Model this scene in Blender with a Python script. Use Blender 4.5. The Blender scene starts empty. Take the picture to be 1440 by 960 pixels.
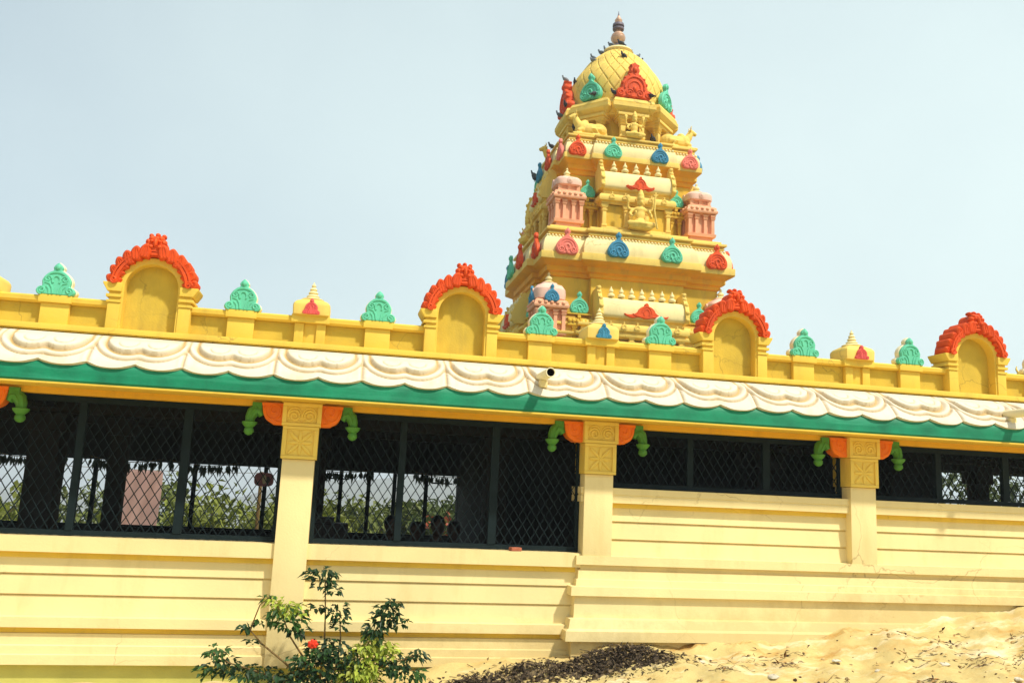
import bpy, bmesh, math, random
from mathutils import Vector, Matrix
R = math.radians
PI = math.pi
rnd = random.Random(7)
sc = bpy.context.scene
COL = sc.collection

# ------------------------------------------------------------------ camera
cam_d = bpy.data.cameras.new("camera")
cam_d.sensor_width = 36.0
cam_d.lens = 36.0 * 1211.23 / 1440.0
cam_d.clip_start = 0.05
cam_d.clip_end = 6000
cam = bpy.data.objects.new("camera", cam_d)
COL.objects.link(cam)
_y, _p, _r = R(11.1517), R(9.7928), R(2.6150)
_f = Vector((math.sin(_y) * math.cos(_p), math.cos(_y) * math.cos(_p), math.sin(_p)))
_rt = Vector((math.cos(_y), -math.sin(_y), 0))
_up = _rt.cross(_f)
_r2 = _rt * math.cos(_r) + _up * math.sin(_r)
_u2 = -_rt * math.sin(_r) + _up * math.cos(_r)
cam.matrix_world = Matrix((( _r2.x, _u2.x, -_f.x, 0), (_r2.y, _u2.y, -_f.y, -8.6), (_r2.z, _u2.z, -_f.z, 0), (0, 0, 0, 1)))
sc.camera = cam

# ------------------------------------------------------------------ sky, sun, exposure
SUN_AZ = R(38)          # to the right of straight-on to the facade
SUN_EL = R(54)
to_sun = Vector((math.sin(SUN_AZ) * math.cos(SUN_EL), -math.cos(SUN_AZ) * math.cos(SUN_EL), math.sin(SUN_EL)))
w = bpy.data.worlds.new("World")
sc.world = w
w.use_nodes = True
nt = w.node_tree
bg = nt.nodes["Background"]
sky = nt.nodes.new("ShaderNodeTexSky")
sky.sky_type = 'NISHITA'
sky.sun_disc = False
sky.sun_elevation = SUN_EL
sky.sun_rotation = math.atan2(to_sun.x, to_sun.y)
sky.air_density = 1.0
sky.dust_density = 3.0
sky.ozone_density = 1.5
# thin high cloud veil over the whole sky
tc = nt.nodes.new("ShaderNodeTexCoord")
nz = nt.nodes.new("ShaderNodeTexNoise")
nz.inputs["Scale"].default_value = 1.6
nz.inputs["Detail"].default_value = 5
nz.inputs["Roughness"].default_value = 0.45
rp = nt.nodes.new("ShaderNodeMapRange")
rp.inputs["From Min"].default_value = 0.3
rp.inputs["From Max"].default_value = 0.7
rp.inputs["To Min"].default_value = 0.72
rp.inputs["To Max"].default_value = 1.0
dot = nt.nodes.new("ShaderNodeVectorMath")
dot.operation = 'DOT_PRODUCT'
dot.inputs[1].default_value = (0.34, 0.0, -0.42)     # haze thickens towards the horizon and the sunny side
hz = nt.nodes.new("ShaderNodeMath")
hz.operation = 'ADD'
hz.use_clamp = True
veil = nt.nodes.new("ShaderNodeMix")
veil.data_type = 'RGBA'
veil.inputs["B"].default_value = (6.35, 7.5, 7.5, 1)
nt.links.new(tc.outputs["Generated"], nz.inputs["Vector"])
nt.links.new(nz.outputs["Fac"], rp.inputs["Value"])
nt.links.new(tc.outputs["Generated"], dot.inputs[0])
nt.links.new(rp.outputs["Result"], hz.inputs[0])
nt.links.new(dot.outputs["Value"], hz.inputs[1])
nt.links.new(hz.outputs[0], veil.inputs["Factor"])
nt.links.new(sky.outputs["Color"], veil.inputs["A"])
nt.links.new(veil.outputs["Result"], bg.inputs["Color"])
bg.inputs["Strength"].default_value = 0.083
sl = bpy.data.lights.new("sun", 'SUN')
sl.energy = 2.8
sl.angle = R(2.5)
sl.color = (1.0, 0.93, 0.80)
so = bpy.data.objects.new("sun", sl)
COL.objects.link(so)
so.rotation_euler = to_sun.to_track_quat('Z', 'Y').to_euler()
so.location = (0, -20, 30)
sc.view_settings.view_transform = 'Standard'
sc.view_settings.look = 'None'
sc.view_settings.exposure = 0.66
sc.view_settings.gamma = 1
sc.cycles.max_bounces = 6
sc.cycles.diffuse_bounces = 4

# ------------------------------------------------------------------ materials
def mat(name, col, rough=0.75, var=0.10, scale=3.0, bump=0.15, bscale=60, stain=None, stain_amt=0.0, stain_scale=1.2, attr=None, spec=0.3, streak=True):
    m = bpy.data.materials.new(name)
    m.use_nodes = True
    n, l = m.node_tree.nodes, m.node_tree.links
    b = n["Principled BSDF"]
    b.inputs["Roughness"].default_value = rough
    b.inputs["Specular IOR Level"].default_value = spec
    geo = n.new("ShaderNodeNewGeometry")
    t = n.new("ShaderNodeTexNoise")
    t.inputs["Scale"].default_value = scale
    t.inputs["Detail"].default_value = 6
    l.new(geo.outputs["Position"], t.inputs["Vector"])
    mr = n.new("ShaderNodeMapRange")
    mr.inputs["From Min"].default_value = 0.3
    mr.inputs["From Max"].default_value = 0.7
    mr.inputs["To Min"].default_value = 1 - var
    mr.inputs["To Max"].default_value = 1 + var * 0.4
    l.new(t.outputs["Fac"], mr.inputs["Value"])
    mul = n.new("ShaderNodeMix")
    mul.data_type = 'RGBA'
    mul.blend_type = 'MULTIPLY'
    mul.inputs["Factor"].default_value = 1
    if attr:
        a = n.new("ShaderNodeAttribute")
        a.attribute_name = attr
        l.new(a.outputs["Color"], mul.inputs["A"])
    else:
        mul.inputs["A"].default_value = (*col, 1)
    l.new(mr.outputs["Result"], mul.inputs["B"])
    out = mul.outputs["Result"]
    if stain:
        mp = n.new("ShaderNodeMapping")
        mp.inputs["Scale"].default_value = (3.5, 3.5, 0.9) if streak is True else (streak or (1, 1, 1))
        l.new(geo.outputs["Position"], mp.inputs["Vector"])
        s = n.new("ShaderNodeTexNoise")
        s.inputs["Scale"].default_value = stain_scale
        s.inputs["Detail"].default_value = 8
        s.inputs["Roughness"].default_value = 0.65
        l.new(mp.outputs["Vector"], s.inputs["Vector"])
        sm = n.new("ShaderNodeMapRange")
        sm.inputs["From Min"].default_value = 0.52
        sm.inputs["From Max"].default_value = 0.78
        sm.inputs["To Min"].default_value = 0
        sm.inputs["To Max"].default_value = stain_amt
        l.new(s.outputs["Fac"], sm.inputs["Value"])
        mx = n.new("ShaderNodeMix")
        mx.data_type = 'RGBA'
        l.new(sm.outputs["Result"], mx.inputs["Factor"])
        l.new(out, mx.inputs["A"])
        mx.inputs["B"].default_value = (*stain, 1)
        out = mx.outputs["Result"]
    l.new(out, b.inputs["Base Color"])
    if bump:
        t2 = n.new("ShaderNodeTexNoise")
        t2.inputs["Scale"].default_value = bscale
        t2.inputs["Detail"].default_value = 4
        l.new(geo.outputs["Position"], t2.inputs["Vector"])
        bp = n.new("ShaderNodeBump")
        bp.inputs["Strength"].default_value = bump
        bp.inputs["Distance"].default_value = 0.01
        l.new(t2.outputs["Fac"], bp.inputs["Height"])
        l.new(bp.outputs["Normal"], b.inputs["Normal"])
    return m

def crack(m, col, scale=0.55, wid=0.0035, amt=0.55):
    n, l = m.node_tree.nodes, m.node_tree.links
    b = n["Principled BSDF"]
    src = b.inputs["Base Color"].links[0].from_socket
    g = n.new("ShaderNodeNewGeometry")
    dn = n.new("ShaderNodeTexNoise"); dn.inputs["Scale"].default_value = 2.2; dn.inputs["Detail"].default_value = 6
    l.new(g.outputs["Position"], dn.inputs["Vector"])
    ad = n.new("ShaderNodeVectorMath"); ad.operation = 'MULTIPLY_ADD'
    l.new(dn.outputs["Color"], ad.inputs[0]); ad.inputs[1].default_value = (0.5, 0.5, 0.5); l.new(g.outputs["Position"], ad.inputs[2])
    v = n.new("ShaderNodeTexVoronoi"); v.feature = 'DISTANCE_TO_EDGE'; v.inputs["Scale"].default_value = scale
    l.new(ad.outputs[0], v.inputs["Vector"])
    mr = n.new("ShaderNodeMapRange"); mr.inputs["From Min"].default_value = 0.0; mr.inputs["From Max"].default_value = wid
    mr.inputs["To Min"].default_value = amt; mr.inputs["To Max"].default_value = 0.0
    l.new(v.outputs["Distance"], mr.inputs["Value"])
    mk = n.new("ShaderNodeTexNoise"); mk.inputs["Scale"].default_value = 0.9
    l.new(g.outputs["Position"], mk.inputs["Vector"])
    m2 = n.new("ShaderNodeMapRange"); m2.inputs["From Min"].default_value = 0.45; m2.inputs["From Max"].default_value = 0.6
    l.new(mk.outputs["Fac"], m2.inputs["Value"])
    mm = n.new("ShaderNodeMath"); mm.operation = 'MULTIPLY'
    l.new(mr.outputs["Result"], mm.inputs[0]); l.new(m2.outputs["Result"], mm.inputs[1])
    mx = n.new("ShaderNodeMix"); mx.data_type = 'RGBA'
    l.new(mm.outputs[0], mx.inputs["Factor"]); l.new(src, mx.inputs["A"]); mx.inputs["B"].default_value = (*col, 1)
    l.new(mx.outputs["Result"], b.inputs["Base Color"])

BR = (0.30, 0.20, 0.07)
M = {}
M['wall'] = mat('wall_paint', (0.84, 0.69, 0.34), 0.7, 0.10, 1.3, 0.15, 50, (0.55, 0.40, 0.14), 0.38)
M['gold'] = mat('golden_paint', (0.80, 0.55, 0.075), 0.7, 0.10, 2.0, 0.12, 50, (0.42, 0.26, 0.05), 0.45)
M['cap'] = mat('capital_paint', (0.86, 0.62, 0.12), 0.7, 0.10, 2.0, 0.12, 50, (0.42, 0.24, 0.04), 0.45)
M['beam'] = mat('beam_paint', (0.82, 0.45, 0.03), 0.7, 0.08, 2.0, 0.12, 50, (0.30, 0.16, 0.03), 0.4)
M['mustard'] = mat('mustard_paint', (0.62, 0.44, 0.055), 0.8, 0.14, 5.0, 0.2, 50, (0.26, 0.20, 0.06), 0.5)
M['tower'] = mat('tower_paint', (0.84, 0.59, 0.13), 0.7, 0.12, 1.6, 0.15, 30, (0.40, 0.28, 0.09), 0.5, 0.9)
M['tower_soffit_shade'] = mat('soffit_shade_orange', (0.80, 0.36, 0.012), 0.7, 0.12, 1.6, 0.15, 30, (0.40, 0.24, 0.05), 0.5, 0.9)  # soffit shade put into the colour as a deeper orange
M['tower_cream'] = mat('cream_paint', (0.83, 0.69, 0.33), 0.7, 0.10, 1.6, 0.15, 30, (0.48, 0.36, 0.14), 0.5, 0.9)
M['tower_wall'] = mat('ochre_paint', (0.70, 0.45, 0.045), 0.8, 0.14, 2.2, 0.15, 30, (0.26, 0.19, 0.06), 0.55, 0.9)
M['cream'] = mat('ivory_paint', (0.86, 0.78, 0.50), 0.7, 0.08, 4, 0.1, 50, (0.5, 0.38, 0.15), 0.4)
M['white'] = mat('white_paint', (0.70, 0.635, 0.50), 0.65, 0.06, 3, 0.1, 50, (0.56, 0.40, 0.18), 0.55, 1.0)
M['green'] = mat('green_paint', (0.003, 0.205, 0.10), 0.55, 0.30, 5, 0.12, 40, (0.05, 0.36, 0.22), 0.6, 0.9, streak=(0.8, 6, 14))
M['lime'] = mat('leaf_green_paint', (0.085, 0.29, 0.045), 0.6, 0.15, 6, 0.1, 60, (0.08, 0.16, 0.03), 0.4)
M['teal'] = mat('sea_green_paint', (0.13, 0.56, 0.36), 0.6, 0.12, 6, 0.12, 60, (0.07, 0.30, 0.20), 0.4)
M['red'] = mat('vermilion_paint', (0.76, 0.085, 0.008), 0.6, 0.2, 6, 0.15, 60, (0.32, 0.03, 0.01), 0.5)
M['orange'] = mat('orange_paint', (0.92, 0.21, 0.008), 0.6, 0.12, 6, 0.12, 60, (0.5, 0.06, 0.01), 0.4)
M['blue'] = mat('blue_paint', (0.05, 0.25, 0.40), 0.6, 0.15, 6, 0.12, 60, (0.02, 0.07, 0.16), 0.4)
M['pink'] = mat('pink_paint', (0.86, 0.22, 0.16), 0.6, 0.12, 6, 0.12, 60, (0.5, 0.1, 0.06), 0.4)
M['rosered'] = mat('rose_red_paint', (0.74, 0.11, 0.10), 0.6, 0.12, 6, 0.12, 60, (0.45, 0.05, 0.04), 0.5)
M['salmon'] = mat('salmon_paint', (0.85, 0.42, 0.24), 0.7, 0.12, 4, 0.15, 40, (0.5, 0.18, 0.06), 0.45, 0.9)
M['rose'] = mat('pale_pink_paint', (0.86, 0.54, 0.42), 0.7, 0.1, 4, 0.15, 40, (0.55, 0.28, 0.15), 0.4, 0.9)
M['grille'] = mat('grille_paint', (0.006, 0.015, 0.018), 0.7, 0.2, 8, 0.05, 60, spec=0.15)
M['dark'] = mat('shade_dark_plaster', (0.018, 0.019, 0.018), 0.85, 0.3, 2, 0.1, 30)  # near-black colour carries the shade of the hall interior
M['dark2'] = mat('shade_dark_stone', (0.026, 0.022, 0.018), 0.8, 0.3, 3, 0.1, 30)  # interior shade put into the stone colour as well
M['copper'] = mat('copper', (0.75, 0.47, 0.32), 0.45, 0.25, 9, 0.05, 40)
M['copper'].node_tree.nodes["Principled BSDF"].inputs["Metallic"].default_value = 0.6
M['lead'] = mat('tarnished_metal', (0.20, 0.17, 0.22), 0.5, 0.25, 9, 0.05, 40)
M['pipe_in'] = mat('pipe_bore_dark', (0.03, 0.015, 0.014), 0.8, 0.2, 9, 0.0)  # near-black lining for the inside of the pipe
M['moss'] = mat('mossy_plaster', (0.52, 0.50, 0.13), 0.85, 0.15, 3, 0.2, 40, (0.22, 0.24, 0.05), 0.5, streak=False)
M['cloth'] = mat('cotton_sheet', (0.82, 0.62, 0.57), 0.9, 0.06, 3, 0.1, 200)
M['signred'] = mat('maroon_board', (0.50, 0.20, 0.22), 0.6, 0.1, 8, 0)
M['signcream'] = mat('cream_mark', (0.8, 0.66, 0.42), 0.6, 0.05, 8, 0)
M['signdark'] = mat('dark_mark', (0.05, 0.03, 0.03), 0.6, 0.05, 8, 0)
M['feather'] = mat('grey_feathers', (0.13, 0.15, 0.19), 0.6, 0.3, 14, 0.1, 60)
M['feather_dark'] = mat('dark_feathers', (0.035, 0.037, 0.046), 0.6, 0.3, 14, 0.1, 60)
M['feather_light'] = mat('pale_feathers', (0.24, 0.26, 0.29), 0.6, 0.2, 14, 0.1, 60)
M['bark'] = mat('bark', (0.14, 0.09, 0.05), 0.9, 0.3, 12, 0.4, 40)
M['twig'] = mat('stem_bark', (0.19, 0.12, 0.04), 0.8, 0.3, 12, 0.2, 60)
M['leaf'] = mat('leaf', (0, 0, 0), 0.5, 0.15, 9, 0.0, attr='tint', spec=0.4)
M['petal'] = mat('red_petal', (0.75, 0.04, 0.01), 0.5, 0.2, 20, 0)
M['skin'] = mat('skin', (0.10, 0.055, 0.035), 0.6, 0.1, 9, 0)
M['shirt'] = mat('shirt_cloth', (0.05, 0.045, 0.05), 0.9, 0.1, 9, 0.1, 120)
M['hair'] = mat('black_hair', (0.008, 0.007, 0.007), 0.6, 0.1, 30, 0)
M['wood'] = mat('dark_wood', (0.03, 0.022, 0.016), 0.6, 0.3, 6, 0.1)
M['dirt'] = mat('litter', (0, 0, 0), 0.9, 0.25, 9, 0.2, attr='tint')

crack(M['wall'], (0.30, 0.20, 0.08)); crack(M['gold'], (0.28, 0.17, 0.04), 0.9, 0.005); crack(M['mustard'], (0.18, 0.12, 0.03), 1.2, 0.008); crack(M['tower'], (0.26, 0.17, 0.05), 0.6, 0.008); crack(M['tower_cream'], (0.30, 0.2, 0.08), 0.6, 0.008)
def splash(m, col, amt=0.6):
    n, l = m.node_tree.nodes, m.node_tree.links
    b = n["Principled BSDF"]
    src = b.inputs["Base Color"].links[0].from_socket
    g = n.new("ShaderNodeNewGeometry")
    sx = n.new("ShaderNodeSeparateXYZ"); l.new(g.outputs["Position"], sx.inputs[0])
    gl = n.new("ShaderNodeMath"); gl.operation = 'MULTIPLY_ADD'; gl.inputs[1].default_value = -0.105; gl.inputs[2].default_value = 1.84
    l.new(sx.outputs["X"], gl.inputs[0])
    hh = n.new("ShaderNodeMath"); hh.operation = 'ADD'                      # height above the soil line
    l.new(sx.outputs["Z"], hh.inputs[0]); l.new(gl.outputs[0], hh.inputs[1])
    t = n.new("ShaderNodeTexNoise"); t.inputs["Scale"].default_value = 2.6; t.inputs["Detail"].default_value = 9; t.inputs["Roughness"].default_value = 0.7
    l.new(g.outputs["Position"], t.inputs["Vector"])
    dd = n.new("ShaderNodeMath"); dd.operation = 'MULTIPLY_ADD'; dd.inputs[1].default_value = -1.1
    l.new(t.outputs["Fac"], dd.inputs[0]); l.new(hh.outputs[0], dd.inputs[2])
    mr = n.new("ShaderNodeMapRange"); mr.inputs["From Min"].default_value = -0.45; mr.inputs["From Max"].default_value = -0.15
    mr.inputs["To Min"].default_value = amt; mr.inputs["To Max"].default_value = 0.0
    l.new(dd.outputs[0], mr.inputs["Value"])
    mx = n.new("ShaderNodeMix"); mx.data_type = 'RGBA'
    l.new(mr.outputs["Result"], mx.inputs["Factor"]); l.new(src, mx.inputs["A"]); mx.inputs["B"].default_value = (*col, 1)
    l.new(mx.outputs["Result"], b.inputs["Base Color"])
splash(M['wall'], (0.52, 0.39, 0.16), 0.55)
def leafy_translucent(m):
    n, l = m.node_tree.nodes, m.node_tree.links
    b = n["Principled BSDF"]
    src = b.inputs["Base Color"].links[0].from_socket
    tr = n.new("ShaderNodeBsdfTranslucent")
    l.new(src, tr.inputs["Color"])
    mx = n.new("ShaderNodeMixShader")
    mx.inputs[0].default_value = 0.35
    l.new(b.outputs[0], mx.inputs[1])
    l.new(tr.outputs[0], mx.inputs[2])
    l.new(mx.outputs[0], n["Material Output"].inputs["Surface"])
leafy_translucent(M['leaf'])
leafy_translucent(M['cloth'])
[x for x in M['cloth'].node_tree.nodes if x.type == 'MIX_SHADER'][0].inputs[0].default_value = 0.75

# ------------------------------------------------------------------ mesh helpers
class MB:
    def __init__(s):
        s.v, s.f, s.c = [], [], []
    def add(s, vs, fs, mx=None):
        o = len(s.v)
        s.v += [tuple(mx @ Vector(p)) for p in vs] if mx is not None else [tuple(p) for p in vs]
        s.f += [tuple(i + o for i in f) for f in fs]
        return s
    def box(s, x0, x1, y0, y1, z0, z1, mx=None):
        vs = [(x0,y0,z0),(x1,y0,z0),(x1,y1,z0),(x0,y1,z0),(x0,y0,z1),(x1,y0,z1),(x1,y1,z1),(x0,y1,z1)]
        return s.add(vs, [(0,3,2,1),(4,5,6,7),(0,1,5,4),(1,2,6,5),(2,3,7,6),(3,0,4,7)], mx)
    def taper(s, w0, d0, w1, d1, z0, z1, mx=None, cx=0, cy=0):
        vs = [(cx+sx*w, cy+sy*d, z) for (w, d, z) in ((w0,d0,z0),(w1,d1,z1)) for (sx,sy) in ((-1,-1),(1,-1),(1,1),(-1,1))]
        return s.add(vs, [(0,3,2,1),(4,5,6,7),(0,1,5,4),(1,2,6,5),(2,3,7,6),(3,0,4,7)], mx)
    def lathe(s, prof, n=24, mx=None, cx=0, cy=0, sq=0, rot=0.0):
        # sq > 0 squares the round section off (superellipse)
        vs, fs = [], []
        for (r, z) in prof:
            for k in range(n):
                a = 2*PI*k/n + rot
                c, d = math.cos(a), math.sin(a)
                e = 1.0
                if sq:
                    e = 1.0 / ((abs(c)**sq + abs(d)**sq) ** (1.0/sq))
                vs.append((cx + r*c*e, cy + r*d*e, z))
        m = len(prof)
        for i in range(m-1):
            for k in range(n):
                k2 = (k+1) % n
                fs.append((i*n+k, i*n+k2, (i+1)*n+k2, (i+1)*n+k))
        fs.append(tuple(range(n-1, -1, -1)))
        fs.append(tuple((m-1)*n+k for k in range(n)))
        return s.add(vs, fs, mx)
    def tube(s, pts, r, n=6, mx=None):
        pts = [Vector(p) for p in pts]
        rr = r if isinstance(r, (list, tuple)) else [r]*len(pts)
        vs, fs = [], []
        ref = None
        for i, p in enumerate(pts):
            d = (pts[min(i+1, len(pts)-1)] - pts[max(i-1, 0)])
            if d.length < 1e-9: d = Vector((0,0,1))
            d.normalize()
            if ref is None:
                ref = Vector((0,0,1)) if abs(d.z) < 0.9 else Vector((1,0,0))
            u = d.cross(ref)
            if u.length < 1e-6: u = d.cross(Vector((0.3,1,0.2)))
            u.normalize()
            v = u.cross(d)
            ref = v
            for k in range(n):
                a = 2*PI*k/n
                vs.append(p + (u*math.cos(a) + v*math.sin(a))*rr[i])
        for i in range(len(pts)-1):
            for k in range(n):
                k2 = (k+1) % n
                fs.append((i*n+k, i*n+k2, (i+1)*n+k2, (i+1)*n+k))
        fs.append(tuple(range(n-1,-1,-1)))
        fs.append(tuple((len(pts)-1)*n+k for k in range(n)))
        return s.add(vs, fs, mx)
    def ell(s, c, r, mx=None, n=12, m=8, rot=None):
        vs, fs = [], []
        q = rot if rot is not None else Matrix.Identity(3)
        c = Vector(c)
        for i in range(m+1):
            t = PI*i/m
            for k in range(n):
                a = 2*PI*k/n
                vs.append(c + q @ Vector((r[0]*math.sin(t)*math.cos(a), r[1]*math.sin(t)*math.sin(a), r[2]*math.cos(t))))
        for i in range(m):
            for k in range(n):
                k2 = (k+1) % n
                fs.append((i*n+k, (i+1)*n+k, (i+1)*n+k2, i*n+k2))
        return s.add(vs, fs, mx)
    def plate(s, outline, y0, y1, inset=0.0, mx=None):
        # outline in (x,z), counter-clockwise seen from -y; front at y0, back at y1; front edge rounded by inset
        n = len(outline)
        def off(d):
            r = []
            for i in range(n):
                p0, p1, p2 = Vector(outline[i-1]), Vector(outline[i]), Vector(outline[(i+1) % n])
                e1, e2 = (p1-p0), (p2-p1)
                nn = Vector((e1.y, -e1.x)).normalized() + Vector((e2.y, -e2.x)).normalized()
                if nn.length < 1e-6: nn = Vector((e1.y, -e1.x))
                nn.normalize()
                r.append((p1.x - nn.x*d, p1.y - nn.y*d))
            return r
        loops = [(outline, y1), (outline, y0 + inset)]
        if inset: loops.append((off(inset), y0))
        vs, fs = [], []
        for (lp, y) in loops:
            vs += [(x, y, z) for (x, z) in lp]
        for i in range(len(loops)-1):
            for k in range(n):
                k2 = (k+1) % n
                fs.append((i*n+k, i*n+k2, (i+1)*n+k2, (i+1)*n+k))
        fs.append(tuple(range(n-1,-1,-1)))
        fs.append(tuple((len(loops)-1)*n+k for k in range(n)))
        return s.add(vs, fs, mx)
    def sweep(s, path, prof, closed=True, mx=None, cap=True):
        # path: plan points with the outside on the right-hand side of the walking direction; prof: (outward offset, z)
        n = len(path)
        P = [Vector(p) for p in path]
        nrm = []
        for i in range(n):
            if closed or 0 < i < n-1:
                d1 = (P[i]-P[i-1]).normalized(); d2 = (P[(i+1) % n]-P[i]).normalized()
                n1 = Vector((d1.y,-d1.x)); n2 = Vector((d2.y,-d2.x))
                b = n1+n2
                nrm.append(b / max(0.2, (1 + n1.dot(n2))))
            else:
                d = (P[1]-P[0]) if i == 0 else (P[-1]-P[-2])
                d.normalize()
                nrm.append(Vector((d.y,-d.x)))
        vs, fs = [], []
        for (o, z) in prof:
            for i in range(n):
                q = P[i] + nrm[i]*o
                vs.append((q.x, q.y, z))
        m = len(prof)
        for j in range(m-1):
            for i in range(n if closed else n-1):
                i2 = (i+1) % n
                fs.append((j*n+i, j*n+i2, (j+1)*n+i2, (j+1)*n+i))
        if closed and cap:
            fs.append(tuple(range(n-1,-1,-1)))
            fs.append(tuple((m-1)*n+i for i in range(n)))
        return s.add(vs, fs, mx)

def link(o, parent=None):
    COL.objects.link(o)
    if parent is not None: o.parent = parent
    return o

def build(name, mb, m, parent=None, bev=0.0, smooth=35, fix=True, loc=None, rz=0.0, bang=40):
    me = bpy.data.meshes.new(name)
    bm = bmesh.new()
    vs = [bm.verts.new(p) for p in mb.v]
    for f in mb.f:
        try: bm.faces.new([vs[i] for i in f])
        except ValueError: pass
    if fix: bmesh.ops.recalc_face_normals(bm, faces=bm.faces[:])
    if bev:
        es = [e for e in bm.edges if len(e.link_faces) == 2 and e.calc_face_angle(0) > R(bang)]
        bmesh.ops.bevel(bm, geom=es, offset=bev, offset_type='OFFSET', segments=2, profile=0.6, affect='EDGES', clamp_overlap=True)
    big = [f for f in bm.faces if len(f.verts) > 4]
    if big: bmesh.ops.triangulate(bm, faces=big)
    bm.to_mesh(me); bm.free()
    if smooth:
        for p in me.polygons: p.use_smooth = True
        me.set_sharp_from_angle(angle=R(smooth))
    me.materials.append(m)
    o = bpy.data.objects.new(name, me)
    if loc is not None: o.location = loc
    o.rotation_euler.z = rz
    return link(o, parent)

def inst(name, me, parent=None, loc=(0,0,0), rz=0.0, scale=None):
    o = bpy.data.objects.new(name, me)
    o.location = loc; o.rotation_euler.z = rz
    if scale is not None: o.scale = scale if not isinstance(scale, (int, float)) else (scale,)*3
    return link(o, parent)

def tag(o, label=None, cat=None, group=None, kind=None):
    if label: o["label"] = label
    if cat: o["category"] = cat
    if group: o["group"] = group
    if kind: o["kind"] = kind
    return o

def empty(name, loc=(0,0,0), rz=0.0, parent=None):
    o = bpy.data.objects.new(name, None)
    o.location = loc; o.rotation_euler.z = rz
    return link(o, parent)

def blob_mesh(name, mb, voxel, m, smooth_it=4):
    # melt overlapping rounded pieces into one continuous skin
    me = bpy.data.meshes.new(name + "_src")
    me.from_pydata(mb.v, [], mb.f)
    o = bpy.data.objects.new(name + "_src", me)
    COL.objects.link(o)
    rm = o.modifiers.new("remesh", 'REMESH'); rm.mode = 'VOXEL'; rm.voxel_size = voxel; rm.use_smooth_shade = True
    sm = o.modifiers.new("smooth", 'SMOOTH'); sm.iterations = smooth_it; sm.factor = 0.5
    dg = bpy.context.evaluated_depsgraph_get()
    out = bpy.data.meshes.new_from_object(o.evaluated_get(dg))
    out.name = name
    bpy.data.objects.remove(o); bpy.data.meshes.remove(me)
    out.materials.clear(); out.materials.append(m)
    return out

def mirror(half):
    # half outline from bottom centre to top centre on the +x side -> full outline, ccw seen from -y
    return [p for p in half] + [(-x, z) for (x, z) in reversed(half) if x > 1e-6]

def smoothline(pts, n=4):
    out = []
    for i in range(len(pts)-1):
        p0, p1, p2, p3 = pts[max(i-1,0)], pts[i], pts[i+1], pts[min(i+2,len(pts)-1)]
        for k in range(n):
            t = k/n
            out.append(tuple(0.5*((2*p1[j]) + (-p0[j]+p2[j])*t + (2*p0[j]-5*p1[j]+4*p2[j]-p3[j])*t*t + (-p0[j]+3*p1[j]-3*p2[j]+p3[j])*t**3) for j in (0,1)))
    out.append(tuple(pts[-1]))
    return out

def spiral(cx, cz, r0, r1, a0, turns, y, n=18):
    pts = []
    for k in range(n+1):
        t = k/n
        r = r0 + (r1-r0)*t
        a = a0 + 2*PI*turns*t
        pts.append((cx + r*math.cos(a), y, cz + r*math.sin(a)))
    return pts

def arcpts(cx, cz, rx, rz, a0, a1, y, n=14):
    return [(cx + rx*math.cos(a0+(a1-a0)*k/n), y, cz + rz*math.sin(a0+(a1-a0)*k/n)) for k in range(n+1)]

# ------------------------------------------------------------------ ornament shapes (unit width)
PALM = mirror(smoothline([(0,0),(0.30,0),(0.45,0.01),(0.51,0.10),(0.47,0.20),(0.375,0.245),(0.365,0.31),(0.375,0.42),(0.31,0.56),(0.20,0.67),(0.12,0.715),(0.115,0.76),(0.125,0.81),(0.075,0.895),(0,0.955)], 3))
KUDU = mirror(smoothline([(0,0.03),(0.14,0.0),(0.30,-0.01),(0.44,0.06),(0.50,0.20),(0.485,0.38),(0.40,0.55),(0.29,0.68),(0.16,0.77),(0.085,0.84),(0.085,0.90),(0.125,0.97),(0.115,1.06),(0.05,1.14),(0,1.20)], 3))
def relief(mb, w, y, kind, mx=None):
    t = 0.028*w
    T = lambda p: [(a*w, b, c*w) for (a,b,c) in p]
    if kind == 'palm':
        for s in (1,-1):
            mb.tube(T([(s*q[0], q[1], q[2]) for q in spiral(0.36,0.125,0.115,0.02,-0.5*PI,1.6,y)]), t*1.1, 5, mx)
            mb.tube(T([(s*q[0], q[1], q[2]) for q in spiral(0.22,0.45,0.10,0.02,PI,-1.3,y)]), t, 5, mx)
            mb.tube(T([(s*0.06,y,0.03),(s*0.09,y,0.2),(s*0.16,y,0.32),(s*0.29,y,0.36)]), t, 5, mx)
            mb.tube(T([(s*0.15,y,0.02),(s*0.17,y,0.16),(s*0.24,y,0.24)]), t, 5, mx)
        mb.tube(T(arcpts(0,0.45,0.28,0.2,0.05*PI,0.95*PI,y)), t*1.2, 5, mx)
        mb.tube(T(arcpts(0,0.42,0.10,0.13,-0.2*PI,1.2*PI,y)), t*1.2, 5, mx)
        mb.ell((0,y,0.79*w), (0.075*w,0.05*w,0.085*w), mx, 10, 6)
    else:
        for s in (1,-1):
            mb.tube(T([(s*q[0], q[1], q[2]) for q in spiral(0.27,0.19,0.16,0.03,0.15*PI,-1.7,y)]), t*1.4, 5, mx)
        mb.tube(T(arcpts(0,0.36,0.37,0.33,-0.02*PI,1.02*PI,y)), t*1.3, 5, mx)
        mb.tube(T(arcpts(0,0.33,0.25,0.25,-0.05*PI,1.05*PI,y)), t*1.1, 5, mx)
        mb.tube(T(arcpts(0,0.30,0.10,0.13,-0.35*PI,1.35*PI,y)), t*1.7, 5, mx)
        mb.ell((0,y,0.12*w), (0.06*w,0.05*w,0.11*w), mx, 8, 6)
        mb.ell((0,y,1.03*w), (0.07*w,0.05*w,0.1*w), mx, 8, 6)

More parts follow.
